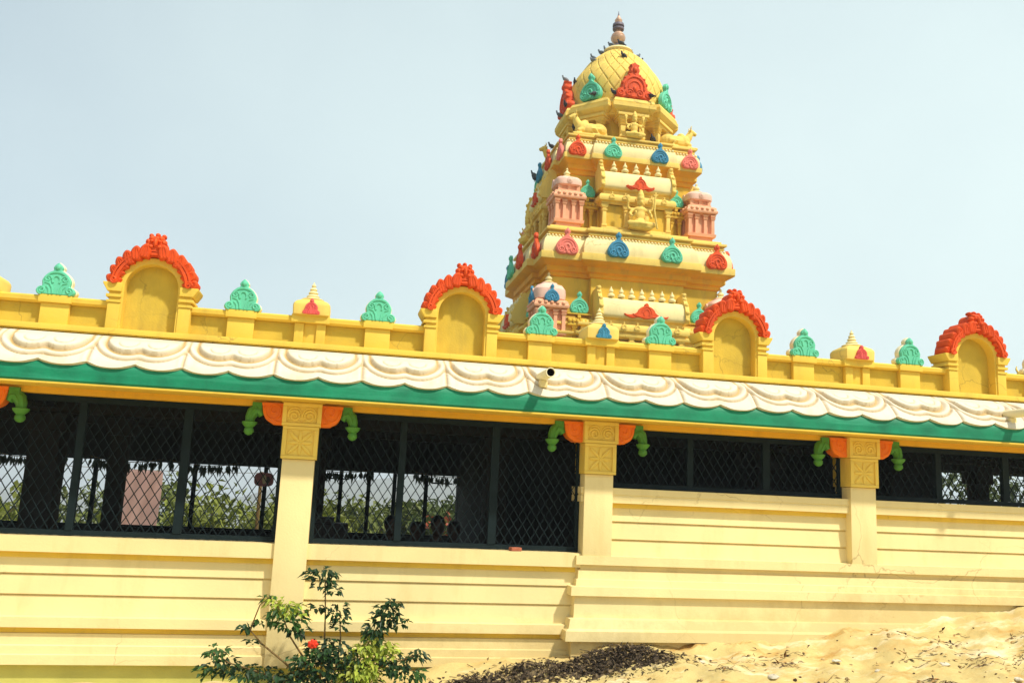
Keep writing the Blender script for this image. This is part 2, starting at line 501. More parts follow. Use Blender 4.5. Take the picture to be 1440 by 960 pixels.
def kudu_mesh(name, w, m, depth=0.10, kind='kudu'):
    mb = MB()
    ol = KUDU if kind == 'kudu' else PALM
    mb.plate([(x*w, z*w) for (x,z) in ol], -depth*w, depth*0.6*w, 0.03*w)
    relief(mb, w, -depth*w, kind)
    o = build(name, mb, m)
    me = o.data
    bpy.data.objects.remove(o)
    return me

# ================================================================== GROUND
def lerp_tab(tab, x):
    if x <= tab[0][0]: return tab[0][1]
    for (a, va), (b, vb) in zip(tab, tab[1:]):
        if x <= b:
            t = (x-a)/(b-a); t = t*t*(3-2*t)
            return va + (vb-va)*t
    return tab[-1][1]
ZW = [(-40,-2.1),(-3,-1.90),(-0.5,-1.84),(0.6,-1.74),(1.4,-1.66),(2.2,-1.56),(2.9,-1.44),(4.2,-1.40),(6,-1.20),(7.7,-1.02),(10,-0.86),(16,-0.70),(40,-0.6)]
def gz(x, y):
    z = lerp_tab(ZW, x)
    if y < 0:
        d = min(1.0, -y/8.0)
        z = z - 0.115*min(-y, 5) * (1 if x > 1 else max(0.2, 1-(1-x)*0.25))
        z = z*(1-d) + (-1.62)*d if y > -8 else -1.62 - 0.01*min(200, (-y-8))
    else:
        # the hilltop falls away behind the temple
        if y > 12: z -= min(60, (y-12)*(0.10 if x > 0 else 0.13))
    nz_ = 0.02*math.sin(x*5.1+y*3.3)+0.014*math.sin(x*11.7-y*9.1)+0.02*math.sin(y*6.1+x*2.0)
    lump = 0.0
    if -5 < y < 0.4 and x > 1.5:
        lump = 0.016*math.sin(x*17.3+3*math.sin(y*7.7))*math.sin(y*21.1+2*math.sin(x*9.1)) + 0.012*math.sin(x*33+y*27)*math.sin(x*29-y*38) + 0.008*math.sin(x*61+y*13)*math.sin(y*71-x*19)
    return z + (nz_+lump)*(1 if abs(y) < 9 else 0)
def axis_pts():
    xs = [-3000,-1200,-500,-220,-110,-60,-35,-22,-14,-10]
    x = -8.0
    while x < 12: xs.append(x); x += 0.1 if x < 0 else 0.055
    return xs + [12.5,13,14,16,20,28,40,65,110,220,500,1200,3000]
def yaxis():
    ys = [-3000,-1200,-500,-200,-90,-50,-30,-20,-14,-11]
    y = -9.0
    while y < 0.3: ys.append(y); y += 0.15 if y < -4 else 0.055
    return ys + [0.6,1,2,4,6,8,10,12,14,17,20,25,30,40,60,90,140,220,350,600,1000,1800,3000]
X_, Y_ = axis_pts(), yaxis()
gm = MB()
for y in Y_:
    for x in X_: gm.v.append((x, y, gz(x, y)))
nx = len(X_)
for j in range(len(Y_)-1):
    for i in range(nx-1): gm.f.append((j*nx+i, j*nx+i+1, (j+1)*nx+i+1, (j+1)*nx+i))
M['ground'] = mat('sandy_soil', (0.62, 0.49, 0.20), 0.95, 0.22, 2.2, 0.9, 16, (0.50, 0.30, 0.09), 0.8, 2.6, streak=False)
def scrub_beyond(m):
    n, l = m.node_tree.nodes, m.node_tree.links
    b = n["Principled BSDF"]
    src = b.inputs["Base Color"].links[0].from_socket
    g = n.new("ShaderNodeNewGeometry")
    sx = n.new("ShaderNodeSeparateXYZ"); l.new(g.outputs["Position"], sx.inputs[0])
    ty = n.new("ShaderNodeMapRange"); ty.inputs["From Min"].default_value = 5.5; ty.inputs["From Max"].default_value = 8
    l.new(sx.outputs["Y"], ty.inputs["Value"])
    t2 = n.new("ShaderNodeMapRange"); t2.inputs["From Min"].default_value = -11; t2.inputs["From Max"].default_value = -16
    l.new(sx.outputs["Y"], t2.inputs["Value"])
    ad = n.new("ShaderNodeMath"); ad.operation = 'MAXIMUM'
    l.new(ty.outputs["Result"], ad.inputs[0]); l.new(t2.outputs["Result"], ad.inputs[1])
    nn = n.new("ShaderNodeTexNoise"); nn.inputs["Scale"].default_value = 0.5; nn.inputs["Detail"].default_value = 8
    l.new(g.outputs["Position"], nn.inputs["Vector"])
    cr = n.new("ShaderNodeMix"); cr.data_type = 'RGBA'
    cr.inputs["A"].default_value = (0.09, 0.12, 0.04, 1); cr.inputs["B"].default_value = (0.26, 0.22, 0.11, 1)
    l.new(nn.outputs["Fac"], cr.inputs["Factor"])
    mx = n.new("ShaderNodeMix"); mx.data_type = 'RGBA'
    l.new(ad.outputs[0], mx.inputs["Factor"]); l.new(src, mx.inputs["A"]); l.new(cr.outputs["Result"], mx.inputs["B"])
    l.new(mx.outputs["Result"], b.inputs["Base Color"])
def patches(m):
    n, l = m.node_tree.nodes, m.node_tree.links
    b = n["Principled BSDF"]
    g = n.new("ShaderNodeNewGeometry")
    for (col, sc_, lo, hi, amt, off) in (((0.80,0.71,0.48), (1.6,4.5,1), 0.52, 0.68, 0.85, 3.0), ((0.46,0.25,0.055), (1.9,6.0,1), 0.55, 0.66, 0.75, 9.0), ((0.16,0.085,0.035), (4.0,11.0,1), 0.62, 0.70, 0.8, 17.0)):
        src = b.inputs["Base Color"].links[0].from_socket
        mp = n.new("ShaderNodeMapping"); mp.inputs["Scale"].default_value = sc_; mp.inputs["Location"].default_value = (off, off*0.7, 0)
        l.new(g.outputs["Position"], mp.inputs["Vector"])
        t = n.new("ShaderNodeTexNoise"); t.inputs["Scale"].default_value = 1.0; t.inputs["Detail"].default_value = 10; t.inputs["Roughness"].default_value = 0.68
        l.new(mp.outputs["Vector"], t.inputs["Vector"])
        mr = n.new("ShaderNodeMapRange"); mr.inputs["From Min"].default_value = lo; mr.inputs["From Max"].default_value = hi; mr.inputs["To Max"].default_value = amt
        l.new(t.outputs["Fac"], mr.inputs["Value"])
        mx = n.new("ShaderNodeMix"); mx.data_type = 'RGBA'
        l.new(mr.outputs["Result"], mx.inputs["Factor"]); l.new(src, mx.inputs["A"]); mx.inputs["B"].default_value = (*col, 1)
        l.new(mx.outputs["Result"], b.inputs["Base Color"])
patches(M['ground'])
scrub_beyond(M['ground'])
ground = build('ground', gm, M['ground'], fix=False)
tag(ground, kind='structure')

# ================================================================== TEMPLE HALL
hall = empty('temple_hall', (2.7, 0, -1.9))
tag(hall, 'long yellow temple hall with white scalloped eave, red arches and dark mesh openings', 'temple hall')
hall_inv = Matrix.Translation((-2.7, 0, 1.9))
def hpart(o, parent=None):
    p = parent if parent is not None else hall
    o.parent = p
    o.matrix_parent_inverse = Matrix.Identity(4)
    if p is hall: o.location = Vector(o.location) + Vector((-2.7, 0, 1.9))
    return o
XL, XR = -7.2, 13.6
PITCH, XC0 = 2.995, -0.34
COLS = [XC0 + PITCH*k for k in range(-2, 5)]

def hb(name, mb, m, bev=0.0, **k):
    return hpart(build(name, mb, m, None, bev, **k))

# lower walls: left section, then the raised right section that starts at the third column in view
mb = MB()
pl = [(-0.20,-0.592),(0.02,-0.592),(0.02,-0.728),(-0.045,-0.732),(-0.045,-0.782),
      (-0.06,-0.786),(-0.045,-0.917),(-0.075,-0.921),(-0.075,-0.930),(-0.06,-0.934),(-0.045,-1.098),(-0.075,-1.102),(-0.075,-1.111),
      (-0.06,-1.115),(-0.045,-1.284),(0.03,-1.287),(0.03,-1.374),(-0.045,-1.378),(-0.045,-1.428),(-0.02,-1.432),(-0.018,-1.525),(0.0,-1.532),
      (0.002,-1.600),(0.025,-1.606),(0.027,-1.688),(-0.05,-1.692)]
mb.sweep([(XL,0.0),(2.50,0.0)], pl, closed=False)
mb.v = [p for p in mb.v]
lw = hb('wall', mb, M['wall'], 0.004, fix=False, bang=60)
mb = MB(); mb.box(XL, 2.50, 0.045, 0.18, -2.5, -1.694)
hb('plinth', mb, M['moss'])
mb = MB(); mb.box(XL, 2.46, 0.040, 0.06, -0.781, -0.7325); mb.box(XL, 2.44, 0.040, 0.06, -1.427, -1.3785)  # golden strips put the ledge shadow's tone into the recesses
hb('recess_shade_band', mb, M['gold'])
mb = MB(); mb.box(2.56, XR, 0.040, 0.06, -0.127, -0.0825)
hb('recess_shade_band', mb, M['gold'])
lw["label"] = "lower left wall with sill at waist height"
dz = 0.662
mb = MB()
pr = [(-0.20,0.072),(0.02,0.072),(0.02,0.006),(0.012,0.0),(0.012,-0.012),(0.02,-0.018),(0.02,-0.078),(-0.045,-0.082),(-0.045,-0.128),
      (-0.06,-0.132),(-0.045,-0.262),(-0.075,-0.266),(-0.075,-0.275),(-0.06,-0.279),(-0.045,-0.441),(-0.075,-0.445),(-0.075,-0.454),
      (-0.06,-0.458),(-0.045,-0.607),(0.06,-0.610),(0.06,-0.697),(0.0,-0.701),(0.0,-0.748),(0.025,-0.752),(0.03,-0.835),(0.05,-0.842),
      (0.055,-0.902),(0.115,-0.907),(0.12,-0.992),(0.07,-0.997),(0.075,-1.205),(0.12,-1.215),(0.14,-1.30),(0.175,-1.32),(0.18,-1.415),(0.10,-1.42),(0.10,-2.5)]
mb.sweep([(2.50,0.34),(2.50,0.0),(XR,0.0)], pr, closed=False)
rw = hb('wall', mb, M['wall'], 0.004, fix=False, bang=60)
rw["label"] = "raised right wall with stepped base mouldings"
mb = MB()
mb.box(XL, XL+0.2, 0.201, 6.0, -2.5, -0.60); mb.box(XR-0.2, XR, 0.201, 6.0, -2.5, 0.06)
mb.box(XL+0.201, 2.6, 0.19, 0.32, -2.5, -0.594); mb.box(2.61, XR-0.201, 0.19, 0.32, -2.5, 0.07)
hb('end_wall', mb, M['wall'])

# beam and eave
mb = MB()
mb.box(XL, XR, 0.0, 0.30, 0.69, 1.24)
hb('beam', mb, M['beam'], 0.006)
EY, EZ0, EZ1 = -0.045, 1.168, 0.80
def eave_pt(t):          # t 0 (top, against the parapet) .. 1 (bottom)
    if t <= 0.84:        # sloping, gently bulging face
        q = t/0.84
        bl = 0.040*math.sin(PI*q)**0.9
        return (EY - 0.412*q - 0.58*bl, 1.232 - 0.322*q + 0.81*bl)
    q = (t-0.84)/0.16
    return (EY - 0.412 - 0.013*math.sin(q*PI/2), 0.910 - 0.110*q)
WM, X0M = 0.8015, 0.19
def smin(a, b, k=0.05):
    h = max(0, min(1, 0.5+0.5*(b-a)/k))
    return b*(1-h)+a*h - k*h*(1-h)
def sst(a, b, x):
    t = max(0, min(1, (x-a)/(b-a))); return t*t*(3-2*t)
def motif(x, s):
    u = ((x - X0M)/WM) % 1.0
    i = math.floor((x - X0M)/WM)
    jx = math.sin(i*12.9)*0.012
    uu = (u-0.5)*WM + jx
    sc_ = 0.235 + 0.012*math.sin(i*7.3)
    def U(cx):
        dx = uu-cx
        return abs(dx) if s < sc_*0.55 else math.hypot(dx, (s-sc_*0.55)*0.92)
    d = smin(U(-0.125), U(0.125), 0.03)
    h = 0.022*(1-sst(0.180, 0.196, d))                    # raised double lobe
    h -= 0.030*math.exp(-((d-0.210)/0.017)**2)            # carved crescent under it
    def ring(cx): return math.hypot(uu-cx, (s-0.20))
    rr = min(ring(-0.125), ring(0.125))
    h -= 0.010*math.exp(-((rr-0.085)/0.007)**2) * (sst(0.16, 0.24, s)*0.9+0.1)
    h += 0.010*sst(0.22, 0.27, d)
    h -= 0.022*math.exp(-((d-0.292)/0.013)**2)            # outer drape line
    h -= 0.005*math.exp(-((d-0.33)/0.006)**2)
    e = min(u, 1-u)*WM                                     # seam between two motifs
    h -= 0.016*math.exp(-(e/0.011)**2)
    h += 0.006*math.exp(-((e-0.035)/0.02)**2)
    # shading of the carved lines, put into the colour as an ochre tone
    groove_shade = max(0.95*math.exp(-((d-0.206)/0.017)**2), 0.75*math.exp(-((d-0.292)/0.012)**2), 0.7*math.exp(-(e/0.010)**2), 0.65*math.exp(-((rr-0.085)/0.006)**2)*sst(0.16,0.24,s))
    return h, groove_shade
def scallop_t(x):
    # lower edge of the white layer: little points rising every half motif
    c = (((x - X0M)/WM)*2) % 1.0
    e = min(c, 1-c)*WM/2
    return 0.850 - 0.070*math.exp(-e/0.055) - 0.0 + 0.010*math.sin(math.floor(((x-X0M)/WM)*2)*3.1)
mb = MB()
GROOVE_SHADE = []
NXE, NT = int((XR-XL+0.10)/0.0105), 52
arc = [0.0]
prev = eave_pt(0)
TS = [k/400 for k in range(401)]
for t in TS[1:]:
    q = eave_pt(t); arc.append(arc[-1]+math.hypot(q[0]-prev[0], q[1]-prev[1])); prev = q
def arclen(t): return arc[min(400, int(t*400))]
for i in range(NXE+1):
    x = XL-0.05 + (XR-XL+0.10)*i/NXE
    tb = scallop_t(x)
    for k in range(NT+1):
        t = tb*k/NT
        y, z = eave_pt(t)
        y2, z2 = eave_pt(min(1, t+0.01)); y1, z1 = eave_pt(max(0, t-0.01))
        ty, tz = y2-y1, z2-z1
        L = math.hypot(ty, tz) or 1
        ny, nz2 = tz/L, -ty/L
        mh, ws = motif(x, arclen(t))
        h = 0.024 + max(-0.022, 1.2*mh * (1 - 0.5*sst(0.9, 1.0, t/tb)) * sst(0.05, 0.34, t))
        GROOVE_SHADE.append(ws)
        mb.v.append((x, y + ny*h, z + nz2*h))
    y, z = eave_pt(tb)
    mb.v.append((x, y+0.01, z-0.004)); GROOVE_SHADE.append(0.0)
N2 = NT+2
for i in range(NXE):
    for k in range(N2-1):
        mb.f.append((i*N2+k, i*N2+k+1, (i+1)*N2+k+1, (i+1)*N2+k))
eave = empty('eave', (0, 0, 0)); hpart(eave)
def epart(name, mb, m, **k):
    o = build(name, mb, m, **k); hpart(o, eave); return o
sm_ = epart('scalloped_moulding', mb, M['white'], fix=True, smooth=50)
at = sm_.data.color_attributes.new('groove_shade', 'FLOAT_COLOR', 'POINT')
at.data.foreach_set('color', [q for w_ in GROOVE_SHADE for q in (w_, w_, w_, 1.0)])
def add_groove_shade(m, col):
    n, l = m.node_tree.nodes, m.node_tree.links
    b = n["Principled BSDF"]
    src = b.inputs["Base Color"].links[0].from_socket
    a = n.new("ShaderNodeAttribute"); a.attribute_name = 'groove_shade'
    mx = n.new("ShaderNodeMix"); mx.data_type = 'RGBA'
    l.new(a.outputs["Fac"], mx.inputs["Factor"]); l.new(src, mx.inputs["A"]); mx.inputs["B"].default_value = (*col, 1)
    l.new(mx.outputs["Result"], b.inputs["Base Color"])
add_groove_shade(M['white'], (0.46, 0.29, 0.085))  # tan stands in for shade inside the grooves
mb = MB()
prof = [eave_pt(0.5 + 0.5*k/12) for k in range(13)]
prof = [(-y, z) for (y, z) in prof] + [(0.474, 0.775), (0.462, 0.756), (0.30, 0.756), (0.02, 1.10)]
mb.sweep([(XL-0.05, 0.0), (XR+0.05, 0.0)], prof, closed=False)
epart('green_band', mb, M['green'], fix=False)
mb = MB()
mb.box(XL-0.05, XR+0.05, -0.466, -0.40, 0.738, 0.755)
mb.box(XL-0.05, XR+0.05, -0.399, -0.002, 0.746, 0.80)
epart('drip_edge', mb, M['gold'], bev=0.003)

# columns
def make_column(x):
    c = empty('column', (x, 0, -1.9)); hpart(c)
    base = -0.611 if x > 2.4 else -1.29
    def cp(name, mb, m, bev=0.0, **k):
        o = build(name, mb, m, c, bev, **k); o.location = (0, 0, 1.9); return o
    if x > 2.4:
        b0 = base - 0.0
    else:
        b0 = -1.70
    mb = MB(); mb.box(-0.152, 0.152, -0.055, 0.25, b0, 0.20)
    cp('shaft', mb, M['wall'], 0.006)
    mb = MB()
    mb.box(-0.168, 0.168, -0.072, 0.26, 0.203, 0.512)
    # raised border and rosette
    for (a, b, z0, z1) in ((-0.168,0.168,0.203,0.232),(-0.168,0.168,0.483,0.512),(-0.168,-0.128,0.233,0.482),(0.128,0.168,0.233,0.482)):
        mb.box(a, b, -0.090, -0.0725, z0, z1)
    for k in range(8):
        a = k*PI/4 + PI/8*0
        L = 0.062 if k % 2 == 0 else 0.082
        q = Matrix.Rotation(-a, 3, 'Y')
        mb.ell((L*math.cos(a), -0.0735, 0.357+L*math.sin(a)), (L*0.95, 0.017, 0.019), None, 10, 6, q)
    mb.ell((0, -0.0735, 0.357), (0.016, 0.014, 0.016), None, 10, 6)
    cp('capital', mb, M['cap'], 0.003)
    mb = MB()
    mb.box(-0.183, 0.183, -0.087, 0.27, 0.515, 0.735)
    for (a, b, z0, z1) in ((-0.183,0.183,0.515,0.545),(-0.183,0.183,0.700,0.735),(-0.183,-0.143,0.546,0.699),(0.143,0.183,0.546,0.699)):
        mb.box(a, b, -0.106, -0.0875, z0, z1)
    for s in (-1, 1):
        mb.tube([(s*q[0], q[1], q[2]) for q in spiral(0.07,0.610,0.062,0.012,-0.1*PI,1.7,-0.090)], 0.012, 6)
        mb.tube([(s*q[0], q[1], q[2]) for q in arcpts(0.07,0.600,0.068,0.09,0.0,PI,-0.090)], 0.009, 6)
        mb.tube([(s*0.13,-0.088,0.56),(s*0.09,-0.088,0.555),(s*0.05,-0.088,0.565),(s*0.01,-0.090,0.555)], 0.011, 6)
    cp('capital', mb, M['cap'], 0.003)
    mb = MB(); mb.box(-0.20, 0.20, -0.10, -0.003, 0.738, 0.744); mb.box(-0.1831, 0.1831, -0.075, -0.003, 0.7352, 0.7378)
    cp('abacus', mb, M['gold'])
    for s in (-1, 1):
        mb = MB()
        half = smoothline([(0.0,0.520),(0.10,0.520),(0.135,0.535),(0.185,0.56),(0.215,0.60),(0.232,0.65),(0.24,0.705),(0.245,0.72)], 3)
        ol = [(0.0,0.726)] + [(p[0], p[1]) for p in half] + [(0.24,0.726)]
        ol = [(0.186+p[0], p[1]) for p in ol]
        if s < 0: ol = [(-p[0], p[1]) for p in reversed(ol)]
        mb.plate(ol, -0.045, 0.10, 0.008)
        mb.tube([(s*(0.186+q[0]), q[1], q[2]) for q in spiral(0.105,0.655,0.105,0.015,0.1*PI,-1.45,-0.046,24)], 0.010, 6)
        mb.tube([(s*0.19,-0.046,0.540),(s*0.25,-0.046,0.545),(s*0.33,-0.046,0.57),(s*0.40,-0.046,0.63),(s*0.415,-0.046,0.70)], 0.007, 6)
        mb.box(min(s*0.187,s*0.43), max(s*0.187,s*0.43), -0.052, 0.06, 0.698, 0.7245)
        mb.v = [(s*(0.172+(abs(v_[0])-0.186)*0.86), v_[1], v_[2]) for v_ in mb.v]
        cp('scroll_bracket', mb, M['orange'], 0)
        mb = MB()
        pts = [(s*0.425,0.02,0.60),(s*0.45,0.02,0.648),(s*0.495,0.02,0.655),(s*0.535,0.02,0.62),(s*0.552,0.02,0.575),(s*0.555,0.02,0.535)]
        mb.tube(pts, [0.04,0.058,0.068,0.064,0.056,0.050], 10)
        mb.box(min(s*0.432,s*0.535), max(s*0.432,s*0.535), -0.035, 0.07, 0.66, 0.724)
        for dy in (-0.045,):
            mb.tube([(s*0.452,dy,0.645),(s*0.50,dy-0.004,0.652),(s*0.53,dy,0.615),(s*0.545,dy+0.01,0.565)], 0.009, 5)
        mb.lathe([(0.045,0.545),(0.085,0.535),(0.078,0.515),(0.055,0.492),(0.040,0.480),(0.052,0.466),(0.054,0.440),(0.036,0.418),(0.010,0.408)], 12, None, s*0.555, 0.02)
        mb.v = [(s*(0.172+(abs(v_[0])-0.186)*0.86), v_[1], v_[2]) for v_ in mb.v]
        cp('bud_bracket', mb, M['lime'], 0)
    return c
column_objs = [make_column(x) for x in COLS]

# parapet
par = empty('parapet', (0,0,0)); hpart(par)
def ppart(name, mb, m, bev=0.0, **k):
    o = build(name, mb, m, None, bev, **k); hpart(o, par); return o
mb = MB(); mb.box(XL, XR, -0.045, 0.26, 1.262, 1.274); mb.box(XL-0.02, XR+0.02, -0.075, 0.28, 1.2745, 1.327)
ppart('string_course', mb, M['gold'], 0.006)
ARCHX = [XC0 - PITCH/2 + PITCH*k for k in range(-1, 5)]
_ed = [XL+0.01] + [q for x in ARCHX for q in (x-0.262, x+0.262) if XL+0.4 < x < XR-0.4] + [XR-0.01]
for xa, xb in zip(_ed[0::2], _ed[1::2]):
    mb = MB(); mb.box(xa, xb, 0.055, 0.20, 1.3275, 1.53)
    ppart('panel', mb, M['mustard'])
    mb = MB()
    mb.sweep([(xa,0.0),(xb,0.0)], [(-0.2,1.532),(-0.015,1.532),(-0.005,1.545),(0.012,1.548),(0.016,1.585),(0.005,1.60),(-0.24,1.60)], closed=False)
    ppart('coping', mb, M['gold'], fix=False)
for x in COLS + [XC0+PITCH*5]:
    if x > XR-0.3: continue
    for dx in (-0.66, 0.66):
        if not (XL+0.3 < x+dx < XR-0.3): continue
        mb = MB(); mb.box(x+dx-0.125, x+dx+0.125, -0.004, 0.054, 1.3275, 1.531)
        mb.box(x+dx-0.145, x+dx+0.145, -0.032, 0.23, 1.533, 1.606)
        ppart('pier', mb, M['gold'], 0.005)
    mb = MB()
    mb.box(x-0.15, x-0.06, -0.006, 0.054, 1.3275, 1.531); mb.box(x+0.06, x+0.15, -0.006, 0.054, 1.3275, 1.531)
    mb.box(x-0.06, x+0.06, 0.02, 0.0535, 1.3275, 1.531)
    mb.box(x-0.185, x+0.185, -0.045, 0.25, 1.5335, 1.609)
    ppart('pier', mb, M['gold'], 0.005)

# arched niches with red crests
def make_arch(x, first=None):
    if first is not None:
        r = first.copy(); COL.objects.link(r); r.parent = hall; r.location = (x-2.7, 0, 1.3275+1.9)
        for ch in list(first.children):
            c = ch.copy(); COL.objects.link(c); c.parent = r
        return r
    a = empty('arch_niche', (x, 0, 1.3275)); hpart(a)
    z0 = -1.3275
    def ap(name, mb, m, bev=0.0, **k):
        o = build(name, mb, m, a, bev, **k); o.location = (0, 0, z0); return o
    CZ = 1.735
    # panel slab behind and the surround with the round-headed opening
    mb = MB(); mb.box(-0.30, 0.30, 0.075, 0.17, 1.328, 2.02)
    ap('niche_panel', mb, M['mustard'])
    ol_in = [(-0.243,1.328)] + [(0.243*math.cos(t), CZ+0.243*math.sin(t)) for t in [PI - PI*k/24 for k in range(25)]] + [(0.243,1.328)]
    ol_out = [(-0.30,1.328)] + [(0.30*math.cos(t), CZ+0.30*math.sin(t)) for t in [PI - PI*k/24 for k in range(25)]] + [(0.30,1.328)]
    n = len(ol_in)
    mb = MB()
    vs = [(p[0], -0.04, p[1]) for p in ol_in] + [(p[0], -0.04, p[1]) for p in ol_out] + [(p[0], 0.20, p[1]) for p in ol_in] + [(p[0], 0.20, p[1]) for p in ol_out]
    fs = []
    for k in range(n-1):
        fs += [(k, k+1, n+k+1, n+k), (2*n+k, 3*n+k, 3*n+k+1, 2*n+k+1), (k, 2*n+k, 2*n+k+1, k+1), (n+k, n+k+1, 3*n+k+1, 3*n+k)]
    mb.add(vs, fs)
    ap('surround', mb, M['gold'], 0.0)
    for s in (-1, 1):
        mb = MB()
        def bx(x0, x1, y0, y1, za, zb): mb.box(min(s*x0,s*x1), max(s*x0,s*x1), y0, y1, za, zb)
        bx(0.262, 0.372, -0.055, 0.215, 1.328, 1.575)
        bx(0.258, 0.385, -0.065, 0.220, 1.577, 1.600)
        bx(0.262, 0.365, -0.050, 0.215, 1.602, 1.625)
        bx(0.258, 0.392, -0.070, 0.222, 1.627, 1.655)
        bx(0.262, 0.370, -0.050, 0.215, 1.657, 1.680)
        ol = [(0.26,1.682),(0.385,1.682),(0.425,1.745),(0.43,1.768),(0.26,1.768)]
        if s < 0: ol = [(-p[0], p[1]) for p in reversed(ol)]
        mb.plate(ol, -0.075, 0.23, 0.004)
        ap('pillar', mb, M['gold'], 0.003)
    # crest
    mb = MB()
    n = 28
    def ring(r0, r1, y0, y1):
        vs, fs = [], []
        for k in range(n+1):
            t = PI*(0.028 + 0.944*k/n)
            for (r, y) in ((r0,y0),(r1,y0),(r1,y1),(r0,y1)):
                vs.append((r*math.cos(t)*1.03, y, CZ+0.02+r*math.sin(t)))
        for k in range(n):
            for j in range(4):
                j2 = (j+1) % 4
                fs.append((4*k+j, 4*k+j2, 4*k+4+j2, 4*k+4+j))
        fs += [(0,1,2,3), (4*n+3,4*n+2,4*n+1,4*n)]
        mb.add(vs, fs)
    ring(0.290, 0.352, -0.085, 0.20)
    ring(0.3, 0.325, -0.10, -0.08)
    ring(0.334, 0.350, -0.102, -0.08)
    for s in (-1, 1):
        lf = smoothline([(0.0,-0.045),(0.05,-0.054),(0.10,-0.046),(0.132,-0.022),(0.142,0.0),(0.132,0.022),(0.10,0.046),(0.05,0.054),(0.0,0.045)], 3)
        for k in range(6):
            t = PI/2 - (0.33 + 0.243*k)
            di = t + 0.50                                  # tips lean up towards the crown piece
            bx_, bz_ = 0.283*math.cos(t)*1.02, CZ+0.02+0.283*math.sin(t)
            ca, sa = math.cos(di), math.sin(di)
            ol = [(s*(bx_ + p[0]*ca - p[1]*sa), bz_ + p[0]*sa + p[1]*ca) for p in lf]
            if s < 0: ol = ol[::-1]
            y0 = -0.118 + 0.010*k
            mb.plate(ol, y0, 0.15-0.006*k, 0.014)
            for off in (-0.022, 0.0, 0.022):
                mb.tube([(s*(bx_ + q*ca - off*w_*sa), y0-0.001, bz_ + q*sa + off*w_*ca) for (q, w_) in ((0.02,1.2),(0.07,1.2),(0.118,0.5))], 0.0055, 5)
        mb.tube(spiral(s*0.335, CZ+0.055, 0.035, 0.008, 0, 1.5*s, -0.095), 0.011, 5)
        for k in range(9):
            t = 0.16 + 0.155*k
            mb.ell((s*0.320*math.cos(t)*1.02, -0.088, CZ+0.02+0.320*math.sin(t)), (0.012,0.012,0.02), None, 6, 4)
    zc = 2.165
    mb.plate([(0.088*math.cos(t), zc+0.083*math.sin(t)) for t in [2*PI*k/20 for k in range(20)]], -0.10, 0.12, 0.02)
    for t in (0.1,0.3,0.7,0.9): mb.ell((0.072*math.cos(PI*t), -0.06, zc+0.07*math.sin(PI*t)), (0.032,0.05,0.032), None, 8, 6)
    mb.ell((0,-0.105,zc+0.01), (0.022,0.03,0.045), None, 8, 6)
    for s in (-1,1):
        mb.ell((s*0.035,-0.105,zc+0.025), (0.016,0.02,0.014), None, 8, 6)
        mb.ell((s*0.04,-0.105,zc-0.03), (0.026,0.02,0.018), None, 8, 6)
        mb.ell((s*0.058,-0.02,zc+0.092), (0.024,0.05,0.024), None, 8, 6)
        mb.tube([(s*0.03,-0.03,zc+0.05),(s*0.045,-0.03,zc+0.08)], 0.022, 6)
    mb.tube([(0,-0.02,zc+0.05),(0,-0.02,zc+0.085)], 0.028, 6)
    mb.ell((0,-0.02,zc+0.10), (0.025,0.05,0.026), None, 8, 6)
    mb.box(-0.06, 0.06, -0.07, 0.12, 2.08, 2.11)
    ap('arch_crest', mb, M['red'], 0, smooth=45)
    return a
arch0 = None
for x in [q for q in ARCHX if XL+0.4 < q < XR-0.4]:
    a = make_arch(x, arch0)
    arch0 = arch0 or a

# green palmettes and little domed turrets along the coping
mb = MB(); mb.plate([(x*0.335, z*0.325) for (x,z) in PALM], -0.055, -0.018, 0.010); relief(mb, 0.335, -0.055, 'palm')
palm_o = build('palmette', mb, M['teal']); palm_me = palm_o.data; bpy.data.objects.remove(palm_o)
mb = MB(); mb.plate([(x*0.350, z*0.335) for (x,z) in PALM], -0.017, 0.055, 0.012)
back_o = build('backing', mb, M['cream']); back_me = back_o.data; bpy.data.objects.remove(back_o)
for x in COLS:
    for dx in (-0.655, 0.655):
        if not (XL+0.3 < x+dx < XR-0.3): continue
        p = inst('palmette', palm_me, None, (x+dx, 0.02, 1.604)); hpart(p)
        inst('backing', back_me, p)
kd = {c: kudu_mesh('turret_kudu', 0.165, M['rosered' if c == 'pink' else c], 0.12, 'palm') for c in ('pink','blue')}
def make_turret(x, colr):
    t = empty('domed_turret', (x, 0.10, 1.606)); hpart(t)
    mb = MB()
    mb.lathe([(0.174,0.0),(0.178,0.006),(0.181,0.095),(0.176,0.115),(0.158,0.138),(0.125,0.155),(0.10,0.170)], 48, None, 0, 0, 12)
    build('dome', mb, M['tower'], t, 0, smooth=25)
    mb = MB()
    mb.lathe([(0.105,0.170),(0.112,0.182),(0.095,0.192),(0.072,0.196),(0.060,0.205),(0.066,0.215),(0.052,0.228),(0.040,0.236),(0.050,0.25),(0.040,0.264),(0.030,0.272),(0.038,0.286),(0.028,0.300),(0.016,0.312),(0.024,0.326),(0.010,0.345),(0.003,0.365)], 16)
    build('finial', mb, M['tower_cream'], t)
    inst('kudu', kd[colr], t, (0.0, -0.182, 0.004))
    return t
for k, x in enumerate(COLS):
    make_turret(x, 'blue' if k == 3 else 'pink')

